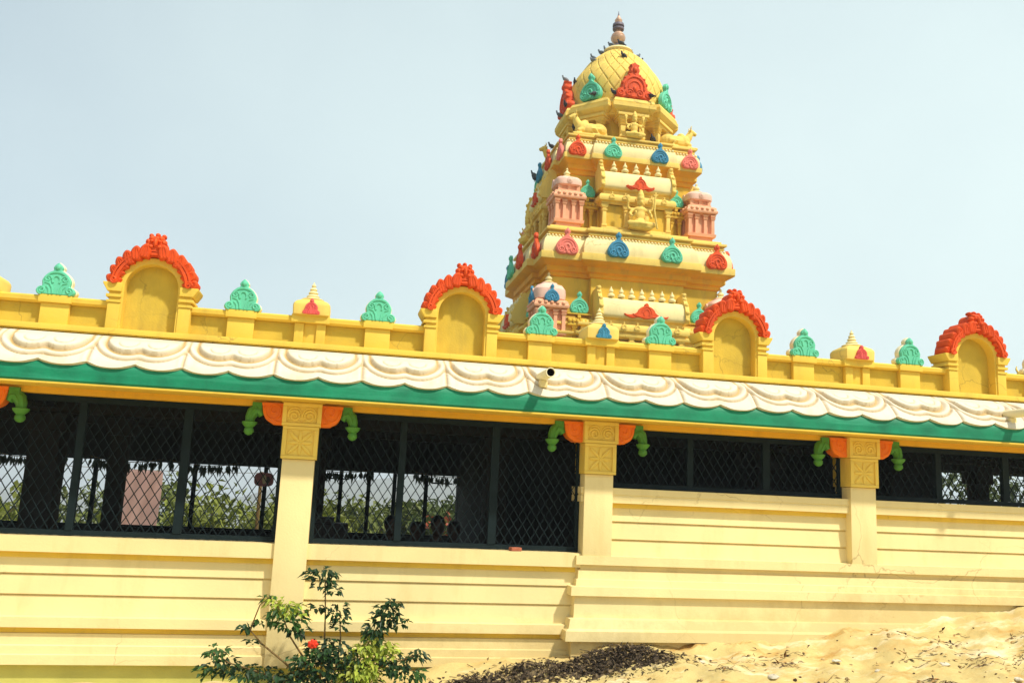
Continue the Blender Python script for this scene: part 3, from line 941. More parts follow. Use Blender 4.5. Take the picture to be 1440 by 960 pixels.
# drain spouts through the eave
for (x, z) in ((1.95, 1.125), (7.25, 1.075)):
    s = empty('drain_spout', (x, -0.25, z)); hpart(s)
    mb = MB()
    n = 20
    vs, fs = [], []
    for (y, r) in ((0.1,0.047),(-0.44,0.047),(-0.44,0.039),(-0.05,0.039)):
        for k in range(n):
            a = 2*PI*k/n; vs.append((r*math.cos(a), y, r*math.sin(a)))
    for j in range(3):
        for k in range(n): fs.append((j*n+k, j*n+(k+1)%n, (j+1)*n+(k+1)%n, (j+1)*n+k))
    mb.add(vs, fs); build('pipe', mb, M['cream'], s)
    mb = MB(); mb.add([(0.0388*math.cos(2*PI*k/n), -0.20, 0.0388*math.sin(2*PI*k/n)) for k in range(n)], [tuple(range(n))])
    mb.add([(rr*math.cos(2*PI*k/n), yy, rr*math.sin(2*PI*k/n)) for (rr,yy) in ((0.0386,-0.42),(0.0386,-0.20)) for k in range(n)], [(k,(k+1)%n,n+(k+1)%n,n+k) for k in range(n)])
    build('bore', mb, M['pipe_in'], s)
    mb = MB(); mb.box(-0.045, 0.035, -0.20, 0.1, -0.12, -0.044)
    build('mortar_bed', mb, M['wall'], s, 0.02)

# roof slab, ceiling, inner walls
mb = MB(); mb.box(XL, XR, 0.30, 5.42, 0.98, 1.261)
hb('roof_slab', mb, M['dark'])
mb = MB()
for y in (2.2, 4.2): mb.box(XL+0.2, XR-0.2, y, y+0.28, 0.66, 0.979)
for x in COLS: mb.box(x-0.14, x+0.14, 0.301, 2.19, 0.70, 0.978)
hb('ceiling_beam', mb, M['dark2'])
mb = MB(); mb.box(XL, XR, 0.33, 6.2, -2.4, -1.32)
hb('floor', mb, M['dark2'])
mb = MB()
# back wall of the hall: breast wall, lintel and solid stretch in the middle
BY = 5.2
mb.box(XL+0.2, 1.95, BY, BY+0.2, -1.32, -0.78); mb.box(XL+0.2, 1.95, BY, BY+0.2, 0.21, 0.98)
mb.box(1.951, 9.0, BY, BY+0.2, -1.32, 0.98)
mb.box(9.001, XR-0.2, BY, BY+0.2, -1.32, 0.06); mb.box(9.001, XR-0.2, BY, BY+0.2, 0.70, 0.98)
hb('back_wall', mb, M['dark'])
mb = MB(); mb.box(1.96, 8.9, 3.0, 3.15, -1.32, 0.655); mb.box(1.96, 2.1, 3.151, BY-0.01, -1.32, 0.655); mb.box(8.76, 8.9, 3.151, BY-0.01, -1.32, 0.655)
hb('sanctum_wall', mb, M['dark'])
for (x, y, wd) in ((-3.35,2.6,0.17),(-2.62,2.9,0.10),(-0.30,3.9,0.19),(2.05,2.5,0.14),(5.7,2.3,0.17),(7.9,2.6,0.2),(9.1,4.0,0.16),(10.6,4.2,0.12)):
    mb = MB(); mb.box(x-wd, x+wd, y-wd, y+wd, -1.318, 0.45); mb.box(x-wd-0.05, x+wd+0.05, y-wd-0.05, y+wd+0.05, 0.452, 0.655)
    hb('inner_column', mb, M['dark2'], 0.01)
def bar(mb, a, b, r):
    a, b = Vector(a), Vector(b); d = (b-a).normalized()
    u = d.cross(Vector((0,1,0))); u.normalize(); v = Vector((0,1,0))
    vs = []
    for p in (a, b):
        for (i, j) in ((-1,-1),(1,-1),(1,1),(-1,1)): vs.append(p + u*r*i + v*r*j)
    mb.add(vs, [(0,3,2,1),(4,5,6,7),(0,1,5,4),(1,2,6,5),(2,3,7,6),(3,0,4,7)])
def wire_mesh(x0, x1, z0, z1, y, px, pz, r):
    mb = MB()
    sl_ = pz/px
    for s in (1, -1):
        k0 = int(-(z1-z0)/sl_/px) - 1
        c = x0 + k0*px if s > 0 else x0
        cend = x1 if s > 0 else x1 + (z1-z0)/sl_
        while c < cend:
            # line x = c + s*(z-z0)/sl_
            pts = []
            za, zb = z0, z1
            xa, xb = c, c + s*(z1-z0)/sl_
            lo, hi = (0.0, 1.0)
            dx = xb-xa
            ta, tb = (x0-xa)/dx, (x1-xa)/dx
            if ta > tb: ta, tb = tb, ta
            lo, hi = max(lo, ta), min(hi, tb)
            if hi - lo > 0.01:
                bar(mb, (xa+dx*lo, y+s*r, za+(zb-za)*lo), (xa+dx*hi, y+s*r, za+(zb-za)*hi), r)
            c += px
    return mb
# front grilles between the columns
for x0, x1 in zip(COLS, COLS[1:]):
    raised = x0 > 2.0
    zs = 0.075 if raised else -0.590
    g = empty('window_grille', ((x0+x1)/2, 0.13, zs)); hpart(g)
    cx = (x0+x1)/2
    hwid = (x1-x0)/2 - 0.155
    def gp(name, mb, m): 
        o = build(name, mb, m, g); o.location = (0,0,0); return o
    H = 0.69 - zs
    mb = MB()
    mb.box(-hwid, hwid, -0.02, 0.02, 0.004, 0.052); mb.box(-hwid, hwid, -0.02, 0.02, H-0.06, H-0.003)
    mb.box(-hwid, -hwid+0.04, -0.02, 0.02, 0.053, H-0.061); mb.box(hwid-0.04, hwid, -0.02, 0.02, 0.053, H-0.061)
    gp('frame', mb, M['grille'])
    for (px, pw) in ((-0.50 + 0.06*(1 if raised else 0), 0.033), (0.44, 0.040)):
        mb = MB(); mb.box(px-pw, px+pw, -0.028, 0.028, 0.053, H-0.061)
        gp('post', mb, M['grille'])
    gp('wire_mesh', wire_mesh(-hwid+0.03, hwid-0.03, 0.04, H-0.05, 0.0, 0.092, 0.145, 0.0038), M['grille'])
# rear grilles
for (x0, x1, z0, z1, posts) in ((XL+0.3,1.94,-0.78,0.21,(-4.9,-4.0,-3.45,-3.1,-2.05,-1.02,0.12,0.55,0.95,1.45)), (9.05,XR-0.25,0.06,0.70,(9.7,10.7,11.6,12.5))):
    g = empty('rear_grille', (x0, BY+0.06, z0)); hpart(g)
    mb = MB()
    mb.box(0, x1-x0, -0.02, 0.02, 0.002, 0.03); mb.box(0, x1-x0, -0.02, 0.02, z1-z0-0.03, z1-z0-0.002)
    build('frame', mb, M['grille'], g)
    for p in posts:
        mb = MB(); mb.box(p-x0-0.03, p-x0+0.03, -0.025, 0.025, 0.031, z1-z0-0.031)
        build('post', mb, M['grille'], g)
mb = MB()
for (xa, za, s) in ((-0.10,0.06,1),(1.86,0.06,-1)):
    mb.box(min(xa,xa+s*0.34), max(xa,xa+s*0.34), BY-0.02, BY-0.001, za-0.012, za+0.012)
    mb.box(min(xa+s*0.33,xa+s*0.355), max(xa+s*0.33,xa+s*0.355), BY-0.02, BY-0.001, za+0.0125, 0.209)
hb('corner_stay', mb, M['grille'])

# ================================================================== THINGS INSIDE THE HALL
# hanging sheet
mb = MB()
nx_, nz_ = 26, 22
for j in range(nz_+1):
    for i in range(nx_+1):
        u, v = i/nx_, j/nz_
        x = -3.50 + 0.72*u + 0.012*math.sin(v*5)
        z = 0.055 - 0.93*v - 0.012*math.sin(u*PI*2.2)*v
        y = 6.75 + 0.030*math.sin((u*1.3+v*0.9)*7) + 0.02*math.sin(u*19+v*4)
        mb.v.append((x, y, z))
for j in range(nz_):
    for i in range(nx_): mb.f.append((j*(nx_+1)+i, j*(nx_+1)+i+1, (j+1)*(nx_+1)+i+1, (j+1)*(nx_+1)+i))
sh = build('hanging_sheet', mb, M['cloth'], fix=False, smooth=80)
mbl = MB(); mbl.tube([(-5.6,6.75,0.10),(-4.2,6.75,0.07),(-3.1,6.75,0.058),(-2.0,6.75,0.07),(-1.2,6.75,0.10)], 0.004, 5); mbl.tube([(-5.6,6.75,0.12),(-5.6,6.75,-1.9)], 0.03, 8); mbl.tube([(-1.2,6.75,0.12),(-1.2,6.75,-1.9)], 0.03, 8)
cl_ = build('clothes_line', mbl, M['twig']); tag(cl_, 'thin clothes line between two poles behind the hall', 'clothes line')
sol = sh.modifiers.new('thick', 'SOLIDIFY'); sol.thickness = 0.004
tag(sh, 'pale pink cotton sheet hung up behind the hall, seen through the mesh', 'sheet')
# small hanging board
sg = empty('hanging_board', (-0.90, 3.4, -0.005))
tag(sg, 'small rounded maroon board with a cream oval mark hanging in the hall opening', 'board')
mb = MB(); mb.plate([((0.125*(abs(math.cos(t))**0.6)*(1 if math.cos(t) > 0 else -1)), 0.09*(abs(math.sin(t))**0.6)*(1 if math.sin(t) > 0 else -1)) for t in [2*PI*k/32 for k in range(32)]], -0.012, 0.012, 0.004)
build('board', mb, M['signred'], sg)
mb = MB(); mb.plate([(0.028*math.cos(t)+0.005, 0.062*math.sin(t)) for t in [2*PI*k/20 for k in range(20)]], -0.018, -0.0125, 0.002)
build('oval_mark', mb, M['signcream'], sg)
mb = MB(); mb.plate([(0.03*math.cos(t)+0.05, 0.045*math.sin(t)) for t in [2*PI*k/20 for k in range(20)]], -0.017, -0.0125, 0.002)
build('dark_mark', mb, M['signdark'], sg)
mb = MB(); mb.tube([(-0.06,0,0.08),(-0.05,0,0.66)], 0.004, 5); mb.tube([(0.06,0,0.08),(0.05,0,0.66)], 0.004, 5)
build('cord', mb, M['grille'], sg)
# cupboard and low chest as dark shapes behind the mesh
ch = empty('wooden_chest', (-0.05, 3.0, -1.318))
tag(ch, 'dark wooden chest with overhanging lid behind the mesh beside the first full column', 'chest')
mb = MB(); mb.box(-0.20, 0.28, -0.25, 0.25, 0.05, 0.80)
for (i, j) in ((-1,-1),(1,-1),(1,1),(-1,1)): mb.box(0.04+i*0.22-0.02, 0.04+i*0.22+0.02, j*0.23-0.02, j*0.23+0.02, 0.0, 0.049)
build('body', mb, M['wood'], ch, 0.008)
mb = MB(); mb.box(-0.25, 0.10, -0.28, 0.28, 0.802, 0.87)
build('lid', mb, M['wood'], ch, 0.008)
mb = MB(); mb.tube([(-0.05,-0.26,0.5),(-0.05,-0.285,0.5),(0.1,-0.285,0.5),(0.1,-0.26,0.5)], 0.008, 6)
build('handle', mb, M['lead'], ch)

# people sitting on the hall floor
def make_person(x, y, z, rz, sc_=1.0, lab=''):
    p = empty('person', (x, y, z), rz)
    tag(p, lab, 'person', 'people sitting in the hall')
    mb = MB()
    mb.ell((0,0.02,0.10), (0.19,0.17,0.12)); mb.ell((0,0.03,0.30), (0.155,0.11,0.20)); mb.ell((0,0.02,0.46), (0.19,0.10,0.10))
    mb.tube([(0,0.02,0.50),(0,0.0,0.60)], 0.05, 10)
    mb.ell((0,-0.01,0.70), (0.075,0.092,0.115)); mb.ell((0,-0.095,0.70), (0.014,0.02,0.02)); mb.ell((0,-0.085,0.66), (0.028,0.015,0.012)); mb.ell((0,-0.06,0.62), (0.03,0.03,0.025))
    for s in (-1,1):
        mb.ell((s*0.075,0.0,0.70), (0.014,0.02,0.03))
        mb.tube([(s*0.18,0.02,0.50),(s*0.24,0.0,0.34),(s*0.22,-0.10,0.22),(s*0.15,-0.22,0.17)], [0.052,0.045,0.038,0.03], 10)
        mb.ell((s*0.13,-0.26,0.165), (0.03,0.05,0.018))
        for k in range(4): mb.tube([(s*(0.115+0.014*k),-0.29,0.165),(s*(0.112+0.014*k),-0.325,0.155),(s*(0.112+0.014*k),-0.345,0.14)], 0.008, 6)
        mb.tube([(s*0.10,-0.25,0.17),(s*0.085,-0.285,0.165)], 0.009, 6)
        mb.tube([(s*0.10,0.0,0.10),(s*0.30,-0.22,0.09),(s*0.05,-0.34,0.06)], [0.095,0.07,0.045], 10)
        mb.ell((-s*0.02,-0.36,0.05), (0.09,0.04,0.035))
    me = blob_mesh('person_body', mb, 0.011, M['shirt'], 3)
    b = inst('body', me, p)
    # skin above the collar and at the hands
    me.materials.append(M['skin'])
    for pl_ in me.polygons:
        c = pl_.center
        if c.z > 0.545 or (c.y < -0.215 and 0.13 < c.z < 0.2) : pl_.material_index = 1
    mb = MB(); mb.ell((0,0.012,0.735), (0.086,0.096,0.096)); 
    hm = build('hair', mb, M['hair'], p)
    p.scale = (sc_,)*3
    return p
for (x, y, rz, s, lab) in ((0.80,3.15,0.3,1.12,'person sitting alone left of the grille post with dark hair and dark shirt'),
                         (1.14,3.25,-0.2,1.03,'person sitting right of the grille post, second from the left in the seated row'),
                         (1.40,3.0,0.1,1.15,'person with the highest head in the seated row in the hall'),
                         (1.64,3.2,-0.4,1.06,'person at the right end of the row sitting in the hall')):
    make_person(x, y, -1.318, rz, s, lab)

def leaf_quads(mb, tints, c, d, up, L, W, col):
    d = d.normalized(); s = d.cross(up)
    if s.length < 1e-4: s = d.cross(Vector((1,0.2,0)))
    s.normalize(); n = s.cross(d)
    b = c; t = c + d*L + n*(-0.10*L)
    m1 = c + d*L*0.45
    vs = [b, m1 + s*W*0.5 + n*W*0.22, t, m1 - s*W*0.5 + n*W*0.22, m1 - n*0.02*W]
    o = len(mb.v)
    mb.v += [tuple(p) for p in vs]
    mb.f += [(o, o+1, o+4), (o+1, o+2, o+4), (o+2, o+3, o+4), (o+3, o, o+4)]
    tints += [col]*5
def build_tinted(name, mb, tints, m, parent=None):
    me = bpy.data.meshes.new(name)
    me.from_pydata(mb.v, [], mb.f)
    a = me.color_attributes.new('tint', 'FLOAT_COLOR', 'POINT')
    buf = []
    for c in tints: buf += [c[0], c[1], c[2], 1.0]
    a.data.foreach_set('color', buf)
    me.materials.append(m)
    return link(bpy.data.objects.new(name, me), parent)
def rv(r=rnd): 
    while True:
        v = Vector((r.uniform(-1,1), r.uniform(-1,1), r.uniform(-1,1)))
        if 0.05 < v.length < 1: return v

# festoons of mango leaves under the rear lintel
gl = 'leaf festoons under the rear lintel'
spots = ((-4.3,'leaf festoon hanging at the far left of the rear lintel'),(-3.0,'leaf festoon above the gap left of the hung sheet'),
         (-1.9,'leaf festoon hanging above the pink sheet'),(0.1,'leaf festoon in the left corner of the opening behind the chest'),
         (1.75,'leaf festoon in the right corner of the opening above the seated people'))
for (x, lab) in spots:
    g = empty('leaf_festoon', (x, BY-0.12, 0.2)); tag(g, lab, 'leaf festoon', gl)
    mb = MB(); mb.tube([(-0.5,0,0.02),(-0.25,0,-0.03),(0,0,-0.045),(0.25,0,-0.03),(0.5,0,0.02)], 0.006, 5)
    build('string', mb, M['twig'], g)
    mb, tt = MB(), []
    for k in range(46):
        u = rnd.uniform(-0.5, 0.5)
        leaf_quads(mb, tt, Vector((u, rnd.uniform(-0.02,0.02), -0.04+0.2*u*u)), Vector((rnd.uniform(-0.25,0.25),rnd.uniform(-0.2,0.2),-1)), Vector((0,1,0.1)), rnd.uniform(0.10,0.20), 0.045, (0.03,0.05,0.02))
    build_tinted('leaves', mb, tt, M['leaf'], g)
# brick on the sill
mb = MB(); mb.box(-0.055, 0.055, -0.04, 0.04, 0, 0.035)
M['brick'] = mat('brick', (0.42,0.13,0.07), 0.9, 0.25, 20, 0.4, 80)
bk = build('brick', mb, M['brick'], None, 0.006, loc=(1.83, 0.03, -0.591), rz=0.2)
tag(bk, 'small broken red brick lying on the sill of the open bay', 'brick')

# ================================================================== TEMPLE TOWER
AX, AY = 8.74, 18.7
TB = -6.0
tw = empty('temple_tower', (AX, AY, TB))
tag(tw, 'tall tiered yellow temple tower with scaly dome and coloured horseshoe ornaments behind the hall', 'temple tower')
def tp(name, mb, m, bev=0.0, parent=None, **k):
    o = build(name, mb, m, parent or tw, bev, **k)
    if parent is None: o.location = (0, 0, -TB)
    return o
def plan(hw, hd, pw, pd, p):
    return [(-hw,-hd),(-pw,-hd),(-pw,-hd-p),(pw,-hd-p),(pw,-hd),(hw,-hd),(hw,-pd),(hw+p,-pd),(hw+p,pd),(hw,pd),(hw,hd),
            (pw,hd),(pw,hd+p),(-pw,hd+p),(-pw,hd),(-hw,hd),(-hw,pd),(-hw-p,pd),(-hw-p,-pd),(-hw,-pd)]
# base block with mouldings, mostly hidden behind the hall
mb = MB()
P1 = plan(2.72, 2.42, 1.50, 1.30, 0.20)
mb.sweep(P1, [(0.6,TB),(0.6,2.6),(0.75,2.8),(0.75,3.2),(0.55,3.3),(0.55,3.55),(0.70,3.62),(0.70,3.85),(0.55,3.9),(0.55,4.05),(0.62,4.10),(0.62,4.28),(0.48,4.30),(0.48,4.40),(0.56,4.42),(0.56,4.50),(0.44,4.52),(0.44,4.62),(0.58,4.64),(0.60,4.72),(0.46,4.75),(0.40,4.78),(0.36,4.92),(0.50,4.94),(0.50,5.02),(0.40,5.04),(0.38,5.12),(0.0,5.14),(0.0,5.3)])
tp('base', mb, M['tower'], 0.02)
mb = MB()
mb.sweep(P1, [(0.0,5.28),(0.0,6.52)])
tp('wall', mb, M['tower_wall'])
mb = MB()
C1 = [(0.0,6.50),(0.06,6.52),(0.08,6.62),(0.16,6.66),(0.18,6.80),(0.40,6.92),(0.42,6.95),(0.42,7.17),(0.33,7.18),(0.345,7.26),(0.335,7.42),(0.285,7.60),(0.18,7.73),(0.09,7.75),(0.09,7.79),(0.17,7.81),(0.17,7.86),(0.11,7.87),(0.11,7.91),(0.23,7.93),(0.23,8.0),(0.10,8.02),(0.10,8.10),(-0.6,8.12)]
mb.sweep(P1, C1[:7] + [(0.3, 6.953), (0.0, 6.953)])
tp('cornice_moulding', mb, M['tower_soffit_shade'], 0.006, smooth=40)
mb = MB(); mb.sweep(P1, [(0.0, 6.956)] + [(o_, max(z_, 6.956)) for (o_, z_) in C1[6:]])
tp('cornice', mb, M['tower'], 0.008, smooth=40)
P2 = plan(2.02, 1.74, 1.15, 0.95, 0.16)
mb = MB(); mb.sweep(P2, [(0.0,8.08),(0.0,10.2)])
tp('wall', mb, M['tower_wall'])
mb = MB()
C2 = [(0.0,10.08),(0.05,10.10),(0.07,10.22),(0.13,10.25),(0.15,10.38),(0.30,10.50),(0.32,10.53),(0.32,10.70),(0.25,10.71),(0.265,10.78),(0.26,10.90),(0.22,11.06),(0.13,11.16),(0.07,11.17),(0.07,11.21),(0.14,11.23),(0.14,11.28),(0.09,11.29),(0.09,11.33),(0.18,11.35),(0.18,11.41),(0.05,11.42),(-0.4,11.44)]
mb.sweep(P2, C2[:7] + [(0.2, 10.533), (0.0, 10.533)])
tp('cornice_moulding', mb, M['tower_soffit_shade'], 0.006, smooth=40)
mb = MB(); mb.sweep(P2, [(0.0, 10.536)] + [(o_, max(z_, 10.536)) for (o_, z_) in C2[6:]])
tp('cornice', mb, M['tower'], 0.008, smooth=40)
# pale roll of each cornice (painted cream) sits 3 mm proud of it
for (P, C) in ((P1, C1), (P2, C2)):
    i0 = 8 if True else 0
    seg = C[8:13]
    bd = MB()
    n_ = len(P)
    for i_ in range(n_):
        p0_, p1_ = Vector(P[i_]), Vector(P[(i_+1) % n_])
        d_ = (p1_-p0_); L_ = d_.length; d_.normalize(); nn_ = Vector((d_.y, -d_.x))
        ext = 0.2 if L_ > 0.5 else 0.0
        c_ = int((L_+2*ext)/0.105)
        for k_ in range(c_):
            q_ = p0_ + d_*(-ext + (L_+2*ext)*(k_+0.5)/c_) + nn_*(C[13][0]+0.10)
            bd.ell((q_.x, q_.y, C[13][1]-0.02), (0.045,0.045,0.05), None, 7, 5)

    mb = MB(); mb.sweep(P, [(o+0.004, z) for (o, z) in seg], cap=False)
    mb.add(bd.v, bd.f)
    tp('cornice_roll', mb, M['tower_cream'], fix=False, smooth=50)

FACES = [(0, 0), (1, PI/2), (2, PI), (3, -PI/2)]
def face_xy(f, u, v):
    # u along the face (left to right as seen from outside), v outward distance from the axis
    return ((u,-v),(v,u),(-u,v),(-v,-u))[f]
def put(name, me, f, u, v, z, rz, parent=None, scale=None):
    x, y = face_xy(f, u, v)
    return inst(name, me, tw, (x, y, z-TB), rz, scale)
COLS4 = ('pink','blue','teal','red')
KM = {c: kudu_mesh('kudu_ornament', 0.62, M[c], 0.10) for c in ('pink','blue','teal','red')}
# kudus on the two cornices
def kudu(c, f, u, v, z, rz, s=1.0):
    o = put('kudu_ornament', KM[c], f, u, v, z, rz, scale=s)
    o["label"] = {'pink':'pink','blue':'blue','teal':'sea green','red':'red'}[c] + " horseshoe ornament"
    return o
for f, rz in FACES:
    h1, h2 = (2.42, 2.72) if f % 2 == 0 else (2.72, 2.42)
    pw = 1.50 if f % 2 == 0 else 1.30
    seqs = {0: ('pink','blue','teal','red'), 3: ('blue','teal','red','red'), 1: ('red','teal','blue','pink'), 2: ('teal','red','pink','blue')}
    sq = seqs[f]
    us = (-(h2-0.36), -0.80, 0.93, h2-0.22) if f % 2 == 0 else (-(h2-0.25), -0.75, 0.75, h2-0.25)
    for i, u in enumerate(us):
        v = h1 + 0.44 + (0.20 if abs(u) < pw else 0.0)
        kudu(sq[i], f, u, v, 7.10, rz, 1.08 if i else 1.12)
    h1, h2 = (1.74, 2.02) if f % 2 == 0 else (2.02, 1.74)
    pw = 1.15 if f % 2 == 0 else 0.95
    seqs = {0: ('red','teal','blue','pink'), 3: ('teal','blue','red','pink'), 1: ('blue','pink','teal','red'), 2: ('teal','red','pink','blue')}
    sq = seqs[f]
    us = (-(h2-0.10), -0.78, 0.80, h2-0.12) if f % 2 == 0 else (-(h2-0.12), -0.62, 0.62, h2-0.12)
    for i, u in enumerate(us):
        v = h1 + 0.34 + (0.16 if abs(u) < pw else 0.0)
        kudu(sq[i], f, u, v, 10.62, rz, 0.93)

# miniature corner shrines (kutas)
def kuta_parts(body_m, dome_m, fin_m):
    P = {}
    mb = MB()
    mb.taper(0.44,0.44,0.44,0.44,0.0,0.10); mb.taper(0.40,0.40,0.40,0.40,0.102,0.24)
    mb.taper(0.48,0.48,0.50,0.50,0.242,0.34); mb.taper(0.46,0.46,0.46,0.46,0.342,0.36)
    P['base'] = (mb, body_m)
    mb = MB()
    mb.taper(0.34,0.34,0.34,0.34,0.36,1.0)
    P['wall'] = (mb, body_m)
    pil = MB()
    for (a, b) in [(sx*t, sy) for t in (0.40, 0.15) for sx in (-1,1) for sy in (-1,1)]:
        for sw in (0, 1):
            x, y = (a, b*0.37) if not sw else (b*0.37, a)
            if sw and abs(abs(a)-0.40) < 0.01: continue
            if not sw and abs(abs(a)-0.40) < 0.01: y = b*0.40
            pil.taper(0.055,0.055,0.05,0.05,0.362,0.84,None,x,y); pil.taper(0.065,0.065,0.085,0.085,0.842,0.90,None,x,y)
            pil.taper(0.055,0.055,0.055,0.055,0.902,0.925,None,x,y); pil.taper(0.075,0.075,0.095,0.095,0.927,0.995,None,x,y)
    P['pilasters'] = (pil, body_m)
    mb = MB()
    sq_ = [(-0.42,-0.42),(0.42,-0.42),(0.42,0.42),(-0.42,0.42)]
    mb.sweep(sq_, [(0.0,0.99),(0.03,1.02),(0.10,1.04),(0.12,1.08),(0.12,1.12),(0.09,1.16),(0.08,1.24),(0.02,1.29),(-0.05,1.31),(-0.05,1.36)])
    for k in range(5):
        for (dx, dy) in ((0,-1),(1,0),(0,1),(-1,0)):
            t = -0.36+0.18*k
            x, y = (t, dy*0.52) if dx == 0 else (dx*0.52, t)
            mb.ell((x, y, 1.18), (0.06,0.06,0.055), None, 8, 5)
    P['cornice'] = (mb, body_m)
    mb = MB()
    mb.taper(0.30,0.30,0.30,0.30,1.355,1.52)
    for (x, y) in [(a, b) for a in (-0.3,0,0.3) for b in (-0.3,0.3)] + [(-0.3,0),(0.3,0)]: mb.taper(0.05,0.05,0.06,0.06,1.356,1.518,None,x,y)
    P['neck'] = (mb, body_m)
    mb = MB()
    mb.lathe([(0.36,1.50),(0.44,1.53),(0.455,1.62),(0.44,1.72),(0.36,1.80),(0.24,1.83),(0.22,1.86),(0.15,1.87)], 32, None, 0, 0, 4)
    for (dx, dy) in ((0,-1),(1,0),(0,1),(-1,0)):
        mb.lathe([(0.03,-0.02),(0.10,-0.02),(0.10,0.02),(0.05,0.03),(0.02,0.05)], 14, Matrix.Translation((dx*0.445,dy*0.445,1.66)) @ (Matrix.Rotation(PI/2,4,'X') if dx == 0 else Matrix.Rotation(PI/2,4,'Y')))
    P['dome'] = (mb, dome_m)
    mb = MB()
    mb.lathe([(0.15,1.865),(0.19,1.89),(0.13,1.93),(0.07,1.96),(0.11,2.01),(0.10,2.05),(0.05,2.09),(0.03,2.13),(0.045,2.16),(0.008,2.22)], 14)
    P['finial'] = (mb, fin_m)
    return P
def proto(parts):
    r = []
    for nm, (mb, m) in parts.items():
        o = build(nm, mb, m, None, 0.0); r.append((nm, o.data)); bpy.data.objects.remove(o)
    return r
kuta_pink = proto(kuta_parts(M['salmon'], M['rose'], M['tower_cream']))
kuta_yel = proto(kuta_parts(M['tower_wall'], M['tower_wall'], M['tower_cream']))
def place_kuta(pr, x, y, z, s, lab=None, rz=0):
    k = inst('corner_shrine', None, tw, (x, y, z-TB), rz, s)
    if lab: k["label"] = lab
    for nm, me in pr: inst(nm, me, k)
    return k
for (sx, sy) in ((-1,-1),(1,-1),(1,1),(-1,1)):
    place_kuta(kuta_pink, sx*2.20, sy*1.93, 8.03, 0.98, "small pink corner shrine")
    k = place_kuta(kuta_pink, sx*2.80, sy*2.50, 4.36, 1.0, "small pink corner shrine")
    k.scale = (1.0, 1.0, 1.0)
    for c_ in k.children:
        if c_.name.startswith('dome'): c_.scale = (1.08,1.08,1.6); c_.location.z = 1.87*(1-1.6)
    for (rz, dx, dy) in ((0,0,-0.50),(PI/2*sx, sx*0.50, 0)):
        inst('kudu', KM['blue'], k, (dx, dy, 1.22), rz, 0.72)
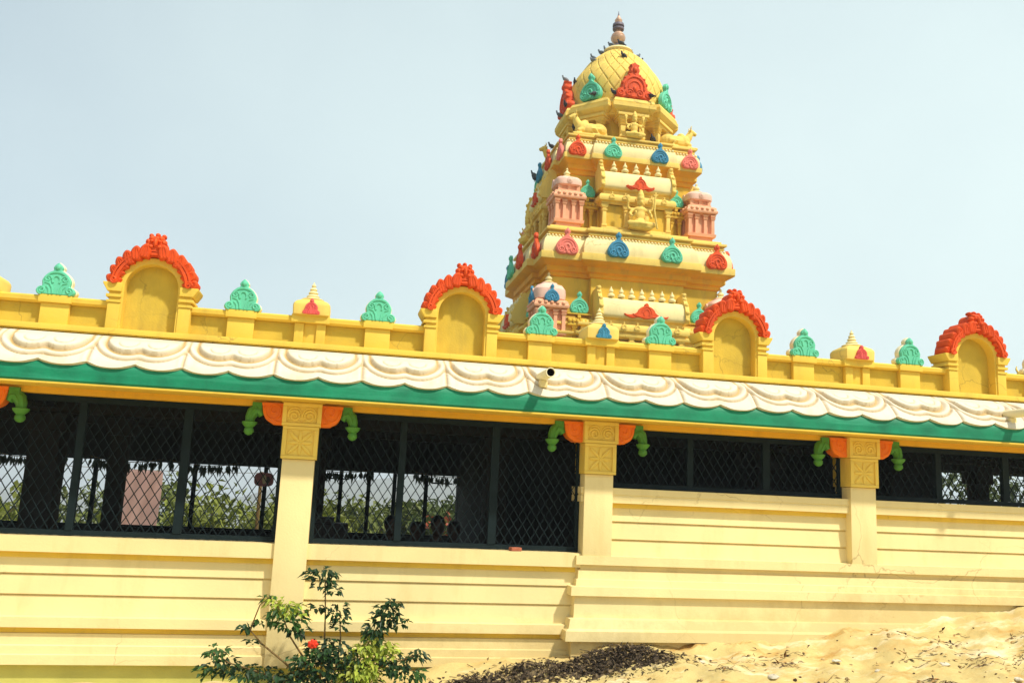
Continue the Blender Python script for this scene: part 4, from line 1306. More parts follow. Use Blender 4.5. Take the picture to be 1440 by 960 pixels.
# sala shrines: barrel-roofed pavilions on each face
def sala_parts(hw, dep, bh):
    # local: x along face, -y outwards (front plane y=0), z from 0; body height bh, then barrel
    P = []
    mb = MB()
    mb.box(-hw-0.02, hw+0.02, -0.03, dep, 0.0, 0.10); mb.box(-hw+0.03, hw-0.03, 0.02, dep, 0.102, 0.20)
    P.append(('base', mb, M['tower'], 0.012))
    mb = MB(); mb.box(-hw+0.10, hw-0.10, 0.10, dep, 0.21, bh-0.2)
    P.append(('wall', mb, M['tower_wall'], 0))
    for x in (-hw+0.12, -0.34, 0.34, hw-0.12):
        mb = MB()
        h = bh-0.2
        mb.taper(0.085,0.06,0.085,0.06,0.202,0.27,None,x,0.06); mb.taper(0.065,0.05,0.06,0.05,0.272,h-0.24,None,x,0.06)
        mb.taper(0.075,0.06,0.10,0.075,h-0.238,h-0.17,None,x,0.06); mb.taper(0.06,0.05,0.06,0.05,h-0.168,h-0.12,None,x,0.06); mb.taper(0.09,0.065,0.13,0.08,h-0.118,h-0.002,None,x,0.06)
        P.append(('pilaster', mb, M['tower'], 0.006))
    mb = MB()
    mb.sweep([(-hw+0.02,dep),(-hw+0.02,0.0),(hw-0.02,0.0),(hw-0.02,dep)], [(-0.05,bh-0.2),(0.0,bh-0.18),(0.02,bh-0.12),(0.10,bh-0.10),(0.12,bh-0.04),(0.10,bh+0.06),(0.04,bh+0.12),(-0.06,bh+0.14),(-0.06,bh+0.26),(-0.02,bh+0.28),(-0.02,bh+0.34),(-0.12,bh+0.36)], closed=False)
    nk = 6 if hw > 1.25 else 5
    for k in range(nk):
        mt_ = Matrix.Translation((-hw+0.10+(2*hw-0.20)*(k+0.5)/nk, -0.115, bh-0.05))
        mb.plate([(x*0.19, z*0.19) for (x,z) in KUDU], -0.03, 0.05, 0.006, mt_)
        mb.tube(arcpts(0,0.065,0.05,0.05,-0.1*PI,1.1*PI,-0.032), 0.011, 5, mt_)
    P.append(('cornice', mb, M['tower'], 0.0))
    z0 = bh+0.30
    mb = MB()
    ol = smoothline([(-0.04,0.0),(-0.10,0.06),(-0.11,0.20),(-0.08,0.38),(0.0,0.54),(0.12,0.62),(0.30,0.66)], 4)
    ol = ol + [(dep, 0.66), (dep, 0.0)]
    vs, fs = [], []
    for x in (-hw+0.06, hw-0.06): vs += [(x, p[0], z0+p[1]) for p in ol]
    n = len(ol)
    fs = [(k, (k+1) % n, n+(k+1) % n, n+k) for k in range(n)] + [tuple(range(n)), tuple(range(2*n-1, n-1, -1))]
    mb.add(vs, fs)
    P.append(('barrel_roof', mb, M['tower_cream'], 0.0))
    for s in (-1, 1):
        mb = MB()
        g = smoothline([(-0.10,-0.02),(-0.17,0.08),(-0.17,0.26),(-0.12,0.46),(0.0,0.66),(0.10,0.80),(0.13,0.92),(0.22,0.98),(0.30,0.92)], 4) + [(dep,0.9),(dep,-0.02)]
        xx = (s*(hw-0.06), s*(hw+0.06))
        vs = []
        for x in xx: vs += [(x, p[0], z0+p[1]) for p in g]
        n = len(g)
        mb.add(vs, [(k, (k+1) % n, n+(k+1) % n, n+k) for k in range(n)] + [tuple(range(n)), tuple(range(2*n-1, n-1, -1))])
        for k in range(5):
            q = g[4+k*5]
            mb.ell((s*hw, q[0]-0.01, z0+q[1]), (0.07,0.05,0.06), None, 8, 5)
        P.append(('gable_end', mb, M['tower'], 0.0))
    nf = 7 if hw > 1.25 else 5
    for k in range(nf):
        x = -hw + 0.06 + (2*hw-0.12)*(k+1)/(nf+1)
        mb = MB()
        mb.lathe([(0.10,0.655),(0.12,0.69),(0.105,0.74),(0.05,0.78),(0.075,0.83),(0.06,0.88),(0.03,0.92),(0.012,0.99)], 12, Matrix.Translation((x, 0.16, z0)))
        P.append(('finial', mb, M['tower_cream'], 0.0))
    mb = MB()
    w, wz = (0.62, 0.40) if hw > 1.25 else (0.42, 0.38) if hw > 1.0 else (0.38, 0.36)
    lob = mirror(smoothline([(0,0.0),(0.10,0.0),(0.3,0.06),(0.45,0.02),(0.62,0.0),(0.88,0.10),(0.93,0.22),(0.82,0.17),(0.66,0.18),(0.5,0.24),(0.38,0.36),(0.33,0.5),(0.2,0.64),(0.09,0.70),(0.08,0.78),(0.04,0.86),(0,0.88)], 3))
    mb.plate([(p[0]*w*1.2, p[1]*wz*1.35) for p in lob], -0.05, 0.08, 0.012, Matrix.Translation((0.06,-0.115,z0+0.02)))
    mt = Matrix.Translation((0.06,-0.165,z0+0.02))
    mb.tube(arcpts(0,0.16,0.09,0.12,-0.2*PI,1.2*PI,0), 0.018, 5, mt); mb.tube(arcpts(0,0.16,0.15,0.2,0,PI,0), 0.015, 5, mt)
    for s in (-1,1): mb.tube([(s*0.2,0,0.05),(s*0.3,0,0.06),(s*0.4,0,0.09),(s*0.44,0,0.12)], 0.018, 5, mt)
    P.append(('kudu', mb, M['red'], 0.0))
    return P
def sala_proto(P):
    r = []
    for (nm, mb, m, bev) in P:
        o = build(nm, mb, m, None, bev); r.append((nm, o.data)); bpy.data.objects.remove(o)
    return r
sal = {(1,0): sala_proto(sala_parts(1.36, 0.75, 0.85)), (1,1): sala_proto(sala_parts(1.15, 0.75, 0.85)),
       (2,0): sala_proto(sala_parts(1.18, 0.60, 1.12)), (2,1): sala_proto(sala_parts(0.95, 0.60, 1.12))}
for f, rz in FACES:
    for t, z, v in ((1, 4.06, (2.42 if f % 2 == 0 else 2.72)+0.74), (2, 8.08, (1.74 if f % 2 == 0 else 2.02)+0.66)):
        x, y = face_xy(f, 0, v)
        s = inst('barrel_shrine', None, tw, (x, y, z-TB), rz)
        for nm, me in sal[(t, f % 2)]: inst(nm, me, s)
# panels of twin pilasters with a green kudu between corner and centre
mb = MB()
for x in (-0.13, 0.13):
    mb.taper(0.045,0.05,0.045,0.05,0.0,0.62,None,x,0.0); mb.taper(0.05,0.055,0.075,0.07,0.622,0.70,None,x,0.0); mb.taper(0.045,0.05,0.045,0.05,0.702,0.73,None,x,0.0); mb.taper(0.07,0.06,0.09,0.08,0.732,0.82,None,x,0.0)
mb.box(-0.36,0.36,-0.12,0.25,0.822,0.90); mb.box(-0.33,0.33,-0.06,0.25,0.902,1.0)
for k in range(6): mb.ell((-0.3+0.12*k,-0.12,0.96), (0.06,0.05,0.06), None, 8, 5)
mb.box(-0.34,0.34,-0.05,0.25,1.002,1.06); mb.box(-0.05,0.05,-0.08,0.2,1.062,1.16); mb.box(-0.38,0.38,-0.09,0.25,1.162,1.20)
o = build('pilaster_panel', mb, M['tower_wall'], None, 0.004); panj = o.data; bpy.data.objects.remove(o)
for f, rz in FACES:
    for s in (-1, 1):
        h = (1.74 if f % 2 == 0 else 2.02)
        u = 1.50 if f % 2 == 0 else 1.28
        put('pilaster_panel', panj, f, s*u, h+0.14, 8.10, rz)
        kudu('teal', f, s*u, h+0.18, 9.31, rz, 0.80)
        h = (2.42 if f % 2 == 0 else 2.72)
        u = 1.92 if f % 2 == 0 else 1.70
        put('pilaster_panel', panj, f, s*u, h+0.44, 4.10, rz)
        kudu('teal', f, s*u, h+0.44, 5.31, rz, 0.92)

# octagonal neck with eight little porches
def octo(ap, rot=PI/8):
    r = ap/math.cos(PI/8)
    return [(r*math.cos(-PI/2 - PI/8 + k*PI/4), r*math.sin(-PI/2 - PI/8 + k*PI/4)) for k in range(8)]
mb = MB(); mb.sweep(octo(1.35), [(0.0,11.42),(0.0,12.45)])
tp('neck', mb, M['tower_wall'])
mb = MB(); mb.sweep(octo(1.35), [(0.30,11.43),(0.34,11.45),(0.34,11.52),(0.22,11.54),(0.22,11.60),(0.0,11.61)])
tp('neck_base', mb, M['tower'], 0.01)
mb = MB()
pc = MB()
for (x, d) in ((-0.30,0.0),(0.30,0.0)):
    pc.taper(0.11,0.11,0.11,0.11,0.0,0.10,None,x,0); pc.taper(0.085,0.085,0.08,0.08,0.102,0.55,None,x,0); pc.taper(0.09,0.09,0.115,0.115,0.552,0.62,None,x,0)
    pc.taper(0.08,0.08,0.08,0.08,0.622,0.66,None,x,0); pc.taper(0.09,0.09,0.125,0.125,0.662,0.73,None,x,0); pc.taper(0.085,0.085,0.085,0.085,0.732,0.77,None,x,0); pc.taper(0.10,0.10,0.15,0.13,0.772,0.87,None,x,0)
pc.box(-0.46,0.46,-0.14,0.40,0.872,0.98); pc.box(-0.50,0.50,-0.20,0.40,0.982,1.10)
o = build('porch', pc, M['tower'], None, 0.006); porch_me = o.data; bpy.data.objects.remove(o)
mb = MB(); mb.box(-0.07,0.07,-0.01,0.02,0.05,0.62)
o = build('opening', mb, M['dark'], None); open_me = o.data; bpy.data.objects.remove(o)
for k in range(8):
    a = -PI/2 + k*PI/4
    r = 1.72
    p = inst('porch', porch_me, tw, (r*math.cos(a), r*math.sin(a), 11.56-TB), a+PI/2, (1.06, 1, 0.74))
    inst('opening', open_me, p, (0, 0.355, 0))
mb = MB()
oc = []
for k in range(8):
    # notched octagon: each porch side stands forward
    a = -PI/2 + k*PI/4
    ca, sa = math.cos(a), math.sin(a)
    def q(u, v): return (ca*v - sa*u, sa*v + ca*u)
    oc += [q(-0.56, 1.66), q(-0.56, 1.84), q(0.56, 1.84), q(0.56, 1.66)]
mb.sweep(oc, [(o_, z_-0.31) for (o_, z_) in [(-0.10,12.66),(0.0,12.68),(0.03,12.74),(0.14,12.80),(0.18,12.86),(0.18,12.98),(0.14,13.0),(0.15,13.05),(0.10,13.16),(0.0,13.22),(-0.35,13.25)]])
tp('neck_cornice', mb, M['tower'], 0.0, smooth=30)
# dome with lozenge scales
dp = smoothline([(1.58,12.9),(1.64,13.15),(1.68,13.45),(1.65,13.85),(1.50,14.22),(1.26,14.58),(1.02,14.92),(0.74,15.18),(0.52,15.36),(0.42,15.44)], 14)
mb = MB()
NA = 520
tot = len(dp)
for i, (r, z) in enumerate(dp):
    t = i/(tot-1)
    s_ = 0.0
    for k in range(NA):
        a = 2*PI*k/NA
        ph = t*11.0
        w1 = abs(((a*26/(2*PI) + ph*0.5) % 1.0) - 0.5)*2
        w2 = abs(((a*26/(2*PI) - ph*0.5) % 1.0) - 0.5)*2
        e = min(1-w1, 1-w2)
        g = 0.045*math.exp(-(e/0.075)**2) if z > 13.2 else 0
        rr = r - g + 0.02
        mb.v.append((rr*math.cos(a), rr*math.sin(a), z))
for i in range(tot-1):
    for k in range(NA):
        k2 = (k+1) % NA
        mb.f.append((i*NA+k, i*NA+k2, (i+1)*NA+k2, (i+1)*NA+k))
mb.f.append(tuple((tot-1)*NA+k for k in range(NA)))
dome = tp('dome', mb, M['tower'], 0, fix=False, smooth=60)
mb = MB(); mb.lathe([(0.50,15.40),(0.56,15.46),(0.50,15.54),(0.36,15.58),(0.28,15.62),(0.16,15.64)], 24)
build('lotus_cap', mb, M['tower_cream'], dome)
for pr_ in ([(0.15,15.63),(0.19,15.68),(0.20,15.74),(0.13,15.79),(0.11,15.83)], [(0.10,16.36),(0.20,16.38),(0.21,16.44),(0.12,16.46)], [(0.12,16.47),(0.21,16.52),(0.20,16.60),(0.10,16.62)]):
    mb = MB(); mb.lathe(pr_, 20)
    build('finial_ring', mb, M['lead'], dome)
mb = MB(); mb.lathe([(0.035,16.93),(0.02,17.02),(0.005,17.12)], 10)
build('spike', mb, M['lead'], dome)
mb = MB(); mb.lathe([(0.11,15.82),(0.19,15.90),(0.255,16.0),(0.265,16.08),(0.23,16.12),(0.24,16.15),(0.20,16.22),(0.13,16.28),(0.10,16.33),(0.10,16.65),(0.13,16.70),(0.135,16.76),(0.09,16.82),(0.06,16.88),(0.03,16.94)], 24)
build('finial', mb, M['copper'], dome)
# big ornaments round the dome
mb = MB()
cr = mirror(smoothline([(0,0),(0.30,0.0),(0.42,-0.04),(0.56,0.02),(0.62,0.14),(0.56,0.27),(0.44,0.30),(0.42,0.40),(0.40,0.56),(0.30,0.72),(0.18,0.82),(0.13,0.86),(0.17,0.96),(0.13,1.08),(0.16,1.16),(0.07,1.20),(0,1.25)], 3))
mb.plate(cr, -0.10, 0.16, 0.03)
for s in (-1,1):
    mb.tube([(s*q[0], q[1], q[2]) for q in spiral(0.47,0.13,0.12,0.02,0.4*PI,-1.6,-0.10)], 0.034, 6)
    mb.tube([(s*q[0], q[1], q[2]) for q in spiral(0.18,0.14,0.14,0.03,0.9*PI,-1.5,-0.10)], 0.03, 6)
mb.tube(arcpts(0,0.34,0.34,0.38,-0.05*PI,1.05*PI,-0.10), 0.035, 6); mb.tube(arcpts(0,0.32,0.21,0.24,-0.05*PI,1.05*PI,-0.10), 0.03, 6)
for k in range(7):
    t = PI*(0.08+0.14*k)
    mb.ell((0.42*math.cos(t), -0.04, 0.38+0.44*math.sin(t)), (0.06,0.08,0.06), None, 8, 6)
mb.ell((0,-0.10,0.97), (0.09,0.07,0.11), None, 10, 6); mb.ell((0,-0.10,0.30), (0.07,0.06,0.10), None, 10, 6)
o = build('crest_ornament', mb, M['red'], None, smooth=45); crest_me = o.data; bpy.data.objects.remove(o)
gk = kudu_mesh('dome_ornament', 0.80, M['teal'], 0.12)
for k in range(8):
    a = -PI/2 + k*PI/4
    if k % 2 == 0:
        o = inst('crest_ornament', crest_me, tw, (1.84*math.cos(a), 1.84*math.sin(a), 12.92-TB), a+PI/2); o["label"] = "large red crest on the dome"
    else:
        o = inst('dome_ornament', gk, tw, (1.84*math.cos(a), 1.84*math.sin(a), 12.92-TB), a+PI/2); o["label"] = "sea green ornament on the dome"

# ================================================================== STATUES ON THE TOWER
def deity(voxel=0.022):
    mb = MB()
    mb.ell((0,0,0.06), (0.34,0.24,0.07)); mb.ell((0,0.02,0.20), (0.20,0.15,0.12)); mb.ell((0,0.03,0.42), (0.135,0.10,0.20)); mb.ell((0,0.03,0.56), (0.19,0.10,0.09))
    mb.tube([(0,0.02,0.58),(0,0.02,0.68)], 0.05, 10); mb.ell((0,0.0,0.76), (0.085,0.09,0.105)); mb.ell((0,-0.09,0.75), (0.016,0.02,0.022)); mb.ell((0,-0.08,0.705), (0.03,0.016,0.01))
    mb.lathe([(0.09,0.80),(0.105,0.85),(0.085,0.90),(0.09,0.95),(0.06,1.01),(0.05,1.06),(0.02,1.10)], 14)
    for s in (-1,1):
        mb.ell((s*0.08,0.0,0.75), (0.018,0.025,0.035)); mb.ell((s*0.09,0.0,0.70), (0.022,0.02,0.03))
        mb.tube([(s*0.12,0,0.16),(s*0.33,-0.10,0.15),(s*0.02,-0.22,0.13)], [0.095,0.08,0.055], 10)
        mb.tube([(s*0.19,0.03,0.56),(s*0.29,0.0,0.42),(s*0.24,-0.12,0.32),(s*0.20,-0.18,0.38)], [0.05,0.045,0.038,0.032], 10)
        mb.ell((s*0.19,-0.20,0.42), (0.035,0.022,0.05))
        mb.tube([(s*0.17,0.06,0.57),(s*0.32,0.06,0.58),(s*0.33,0.02,0.72)], [0.045,0.04,0.032], 10)
        mb.ell((s*0.33,0.0,0.77), (0.04,0.025,0.05)); mb.lathe([(0.02,-0.02),(0.07,-0.015),(0.07,0.015),(0.02,0.02)], 14, Matrix.Translation((s*0.34,0.0,0.86)) @ Matrix.Rotation(PI/2,4,'X'))
        mb.tube([(s*0.33,0,0.78),(s*0.34,0,0.84)], 0.022, 8)
        mb.ell((s*0.03,-0.24,0.13), (0.09,0.04,0.035))
    return blob_mesh('deity_statue', mb, voxel, M['tower'], 2)
dm = deity()
def statue(f, v, z, s, lab, rz, u=0.0):
    x, y = face_xy(f, u, v)
    o = inst('deity_statue', dm, None, (AX+x, AY+y, z), rz, s)
    tag(o, lab, 'statue')
    return o
d1 = statue(0, 2.74, 8.12, 1.22, 'seated four-armed deity statue with a staff on the middle tier of the tower', 0)
mb = MB(); mb.tube([(0.38,-0.22,0.02),(0.30,-0.20,0.5),(0.34,-0.16,1.0)], 0.024, 8); mb.tube([(0.27,-0.18,0.92),(0.34,-0.16,0.90),(0.41,-0.16,0.94)], 0.02, 8)
build('staff', mb, M['tower'], d1)
d2 = statue(0, 2.0, 11.44, 0.88, 'seated deity statue in the porch at the neck of the tower, under the dome', 0)
d3 = statue(3, 3.0, 8.12, 1.1, 'seated deity statue on the shaded left side of the tower', -PI/2)
def bull():
    mb = MB()
    mb.ell((0,0,0.26), (0.56,0.29,0.27)); mb.ell((-0.30,0,0.28), (0.33,0.30,0.28)); mb.ell((0.28,0,0.30), (0.28,0.27,0.28)); mb.ell((0.20,0,0.56), (0.14,0.11,0.10))
    mb.tube([(0.36,0,0.36),(0.50,0,0.54),(0.56,0,0.68)], [0.17,0.14,0.115], 12)
    mb.ell((0.60,0,0.74), (0.13,0.10,0.11)); mb.tube([(0.62,0,0.74),(0.74,0,0.69),(0.80,0,0.67)], [0.10,0.075,0.062], 12)
    for s in (-1,1):
        mb.tube([(0.56,s*0.06,0.82),(0.55,s*0.10,0.90),(0.58,s*0.10,0.98)], [0.032,0.026,0.012], 8)
        mb.ell((0.53,s*0.13,0.76), (0.035,0.07,0.025))
        mb.tube([(-0.34,s*0.20,0.24),(-0.08,s*0.28,0.20),(-0.26,s*0.30,0.05),(-0.02,s*0.29,0.05)], [0.13,0.09,0.05,0.042], 10)
        mb.tube([(0.32,s*0.17,0.22),(0.50,s*0.20,0.14),(0.56,s*0.20,0.06),(0.36,s*0.23,0.045)], [0.11,0.075,0.05,0.042], 10)
    mb.tube([(-0.56,0,0.34),(-0.62,0.05,0.20),(-0.54,0.14,0.08)], [0.03,0.025,0.03], 8)
    mb.box(-0.68,0.72,-0.36,0.36,-0.06,0.03)
    return blob_mesh('bull_statue', mb, 0.022, M['tower'], 2)
bmesh_ = bull()
for (x, y, rz, lab) in ((-1.36,-1.50,PI,'cream kneeling bull statue at the front left corner below the tower dome'),
                        (1.66,-1.42,0.0,'cream kneeling bull statue with its head raised against the sky right of the neck porch'),
                        (-1.66,1.42,PI,'cream kneeling bull statue at the far left corner of the tower'),
                        (1.66,1.42,0.0,'cream kneeling bull statue at the far right corner of the tower')):
    o = inst('bull_statue', bmesh_, None, (AX+x, AY+y, 11.50), rz, 0.92)
    tag(o, lab, 'statue', 'bull statues on the tower')
o = inst('bull_statue', bmesh_, None, (8.62, 1.2, 1.36), 0.3, 0.62)
tag(o, 'cream bull statue on the hall roof behind the rightmost red arch', 'statue')

# ================================================================== PIGEONS
def pigeon_mesh(name, m, flying=False):
    mb = MB()
    q = Matrix.Rotation(R(-28), 3, 'Y')
    mb.ell((0,0,0.11), (0.115,0.062,0.068), None, 12, 8, Matrix.Rotation(R(-25),3,'Y'))
    mb.tube([(0.065,0,0.15),(0.095,0,0.195),(0.10,0,0.225)], [0.045,0.034,0.028], 10)
    mb.ell((0.105,0,0.235), (0.033,0.028,0.03)); mb.tube([(0.125,0,0.234),(0.155,0,0.228)], [0.010,0.004], 6)
    mb.tube([(-0.07,0,0.09),(-0.14,0,0.06),(-0.205,0,0.035)], [0.04,0.028,0.022], 8)
    for s in (-1,1):
        if flying:
            mb.tube([(0.03,s*0.05,0.14),(0.02,s*0.15,0.24),(-0.05,s*0.26,0.30),(-0.12,s*0.33,0.30)], [0.035,0.036,0.03,0.012], 8)
        else:
            mb.ell((-0.03,s*0.052,0.115), (0.11,0.022,0.048), None, 10, 6, Matrix.Rotation(R(-22),3,'Y'))
        mb.tube([(0.01,s*0.025,0.06),(0.015,s*0.025,0.0)], 0.009, 6); mb.tube([(0.015,s*0.025,0.008),(0.045,s*0.03,0.006)], 0.008, 6)
    return blob_mesh(name, mb, 0.0075, m, 2)
pg = {'grey': pigeon_mesh('pigeon', M['feather']), 'dark': pigeon_mesh('pigeon', M['feather_dark']), 'pale': pigeon_mesh('pigeon', M['feather_light']), 'fly': pigeon_mesh('pigeon', M['feather'], True)}
def dome_r(z):
    for (r0, z0), (r1, z1) in zip(dp, dp[1:]):
        if z0 <= z <= z1: return r0 + (r1-r0)*(z-z0)/(z1-z0)
    return 0.4
PIG = []
def pig(kind, x, y, z, rz, lab): PIG.append((kind, x, y, z, rz, lab))
def on_dome(kind, adeg, z, rz, lab):
    a = R(adeg); r = dome_r(z) - 0.01
    pig(kind, r*math.cos(a), r*math.sin(a), z, rz, lab)
on_dome('grey', 190, 15.25, 2.6, 'grey pigeon high on the left shoulder of the dome, below the finial')
on_dome('grey', 200, 14.86, 3.4, 'grey pigeon halfway down the left outline of the dome')
on_dome('pale', 205, 14.72, 2.2, 'pale pigeon just below another on the left outline of the dome')
on_dome('dark', 190, 13.9, 4.2, 'dark pigeon low on the left edge of the dome')
on_dome('grey', -25, 15.20, 0.4, 'grey pigeon on the right shoulder of the dome, left of its neighbour')
on_dome('dark', -12, 15.12, 0.2, 'dark pigeon on the right shoulder of the dome, nearest the red crest tip')
on_dome('dark', -98, 14.66, 3.6, 'dark pigeon on the front of the dome, left of the red crest tip')
pig('grey', -0.30, -0.15, 15.58, 2.4, 'grey pigeon perched high beside the tower finial')
pig('grey', -0.38, 0.15, 15.52, 3.5, 'grey pigeon standing left of the foot of the finial')
pig('dark', -0.02, -0.40, 15.56, 3.0, 'dark pigeon in front of the foot of the finial')
pig('grey', 0.34, 0.0, 15.60, 2.6, 'grey pigeon with its tail out to the right of the finial foot')
pig('dark', -1.28, -1.56, 12.95, 0.3, 'dark pigeon on the neck cornice in front of the left green ornament')
pig('dark', -0.66, -1.82, 12.95, 3.0, 'dark pigeon on the neck cornice between the green and the red ornament')
pig('dark', 0.56, -1.98, 12.93, 2.2, 'dark pigeon on the neck cornice at the right foot of the red crest')
pig('pale', -1.88, 0.02, 14.12, 3.3, 'pale pigeon standing on the tip of the left red crest')
pig('dark', -1.98, -0.55, 12.91, 4.0, 'dark pigeon on the left end of the neck cornice')
pig('grey', -2.10, -0.2, 12.68, 3.2, 'grey pigeon clinging to the outer left rim of the neck cornice')
pig('dark', 0.78, -1.62, 11.60, 3.9, 'dark pigeon in the porch right of the seated deity')
pig('dark', -1.75, -0.9, 12.02, 4.5, 'dark pigeon above the left bull statue')
pig('dark', -2.38, -0.4, 11.42, 3.2, 'dark pigeon on the upper cornice at the left edge of the tower')
pig('dark', -2.62, 0.9, 10.70, 2.9, 'dark pigeon on the left edge beside the green horseshoe ornament')
pig('grey', -2.60, 1.25, 10.98, 3.5, 'grey pigeon farthest down the left outline of the tower')
for (kind, x, y, z, rz, lab) in PIG:
    o = inst('pigeon', pg[kind], None, (AX+x, AY+y, z), rz, 0.95)
    tag(o, lab, 'bird', 'pigeons perched on the tower')

# ================================================================== SHRUB IN FRONT OF THE WALL
def px(x, y): return (-0.03 + (x-455)*0.0065, -0.728 - (y-795)*0.0060)
shrub = empty('rose_shrub', (0.05, -0.60, gz(0.05,-0.60)))
tag(shrub, 'leggy leafy shrub with one red flower growing against the yellow wall', 'shrub')
SB = Vector(shrub.location)
def sp(x, y, dy=0.0):
    a, b = px(x, y); return Vector((a, -0.6+dy, b)) - SB
stems = [([(462,965),(465,905),(463,860),(459,810),(456,797)], 0.0),
         ([(455,965),(440,925),(420,895),(405,860),(395,845)], -0.08),
         ([(450,965),(415,930),(385,905),(368,885),(378,850),(390,838)], -0.14),
         ([(480,965),(486,900),(482,860)], 0.05),
         ([(495,965),(520,910),(538,870),(550,838)], -0.05),
         ([(500,968),(540,935),(570,925),(592,915)], -0.10),
         ([(440,968),(390,945),(345,930),(325,915)], -0.12)]
mb = MB()
for pts, dy in stems:
    P = [sp(x, y, dy*(i/len(pts))) for i, (x, y) in enumerate(pts)]
    mb.tube(P, [0.011-0.007*i/(len(P)-1) for i in range(len(P))], 6)
build('stems', mb, M['twig'], shrub)
mb, tt = MB(), []
DK, MD, LT = (0.020,0.060,0.018), (0.05,0.125,0.028), (0.42,0.50,0.07)  # lightest tone has the sunlit look put into the leaf colour
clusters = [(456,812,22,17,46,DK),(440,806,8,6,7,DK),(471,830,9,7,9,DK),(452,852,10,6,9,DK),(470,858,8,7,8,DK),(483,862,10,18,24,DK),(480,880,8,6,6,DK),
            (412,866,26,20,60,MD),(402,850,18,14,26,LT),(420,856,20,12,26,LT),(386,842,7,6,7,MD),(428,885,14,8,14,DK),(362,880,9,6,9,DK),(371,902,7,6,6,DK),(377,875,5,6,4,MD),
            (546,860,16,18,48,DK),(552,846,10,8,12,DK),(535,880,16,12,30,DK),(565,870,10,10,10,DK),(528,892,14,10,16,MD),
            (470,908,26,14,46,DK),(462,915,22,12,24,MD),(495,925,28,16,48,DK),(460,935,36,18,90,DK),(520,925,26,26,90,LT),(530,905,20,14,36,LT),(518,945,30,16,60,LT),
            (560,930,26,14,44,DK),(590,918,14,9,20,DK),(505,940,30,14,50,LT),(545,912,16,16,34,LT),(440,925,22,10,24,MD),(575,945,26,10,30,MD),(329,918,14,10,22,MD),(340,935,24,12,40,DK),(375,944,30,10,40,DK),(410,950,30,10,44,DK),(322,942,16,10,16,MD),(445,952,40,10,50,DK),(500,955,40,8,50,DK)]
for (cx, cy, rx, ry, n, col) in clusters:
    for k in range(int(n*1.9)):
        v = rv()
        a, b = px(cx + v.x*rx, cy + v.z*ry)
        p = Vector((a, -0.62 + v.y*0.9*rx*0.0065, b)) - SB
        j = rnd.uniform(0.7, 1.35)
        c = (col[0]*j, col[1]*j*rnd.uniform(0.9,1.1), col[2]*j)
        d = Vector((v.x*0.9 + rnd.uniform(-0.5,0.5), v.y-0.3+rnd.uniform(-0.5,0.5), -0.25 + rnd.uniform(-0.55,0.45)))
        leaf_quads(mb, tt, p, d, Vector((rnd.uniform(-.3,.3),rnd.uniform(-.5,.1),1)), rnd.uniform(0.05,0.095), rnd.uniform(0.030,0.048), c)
build_tinted('leaves', mb, tt, M['leaf'], shrub)
mb = MB()
fc = sp(450, 903, -0.08)
for k in range(7):
    a = 2*PI*k/7
    mb.ell(fc + Vector((0.022*math.cos(a), -0.008, 0.018*math.sin(a))), (0.026,0.012,0.018), None, 8, 6, Matrix.Rotation(-a,3,'Y'))
mb.ell(fc + Vector((0,-0.01,0)), (0.016,0.02,0.016), None, 8, 6)
build('flower', mb, M['petal'], shrub)

# ================================================================== LITTER AND MULCH ON THE GROUND
mb, tt = MB(), []
def clod(x, y, s, col, flat=0.6):
    z = gz(x, y)
    o = len(mb.v)
    mb.ell((x, y, z+s*0.15), (s*rnd.uniform(.7,1.3), s*rnd.uniform(.7,1.3), s*flat*rnd.uniform(.6,1.2)), None, 7, 5, Matrix.Rotation(rnd.uniform(0,PI),3,'Z'))
    for i in range(o, len(mb.v)):
        p = mb.v[i]
        mb.v[i] = (p[0]+rnd.uniform(-.14,.14)*s, p[1]+rnd.uniform(-.14,.14)*s, p[2]+rnd.uniform(-.12,.12)*s)
    tt.extend([col]*(len(mb.v)-o))
def mound(x, y):
    return 0.085*math.exp(-((x-2.75)/0.55)**2 - ((y+0.50)/0.28)**2) + 0.05*math.exp(-((x-1.3)/0.6)**2 - ((y+0.6)/0.3)**2)
def tint(c, a, b):
    j = rnd.uniform(a, b)
    return (c[0]*j, c[1]*j, c[2]*j)
def dark(): 
    j = rnd.uniform(0.5,1.5); return (0.060*j, 0.042*j, 0.026*j)
GX, GY = 150, 44
def mz(x, y): return gz(x, y) + mound(x, y) - 0.055 + 0.04*math.exp(-((x-2.1)/1.1)**2-((y+0.58)/0.3)**2) + rnd.uniform(-1,1)*0.016 + 0.022*math.sin(x*23+y*31)*math.sin(x*41-y*17)
o = len(mb.v)
for j in range(GY+1):
    for i in range(GX+1):
        x, y = 0.2+3.9*i/GX, -1.25+1.15*j/GY
        if x > 2.3: y = min(y, -0.12)
        mb.v.append((x, y, mz(x, y)))
        tt.append(dark() if rnd.random() < 0.80-0.55*math.exp(-((x-2.0)/0.4)**2) else tint((0.34,0.25,0.13), .3,.8))
for j in range(GY):
    for i in range(GX): mb.f.append((o+j*(GX+1)+i, o+j*(GX+1)+i+1, o+(j+1)*(GX+1)+i+1, o+(j+1)*(GX+1)+i))
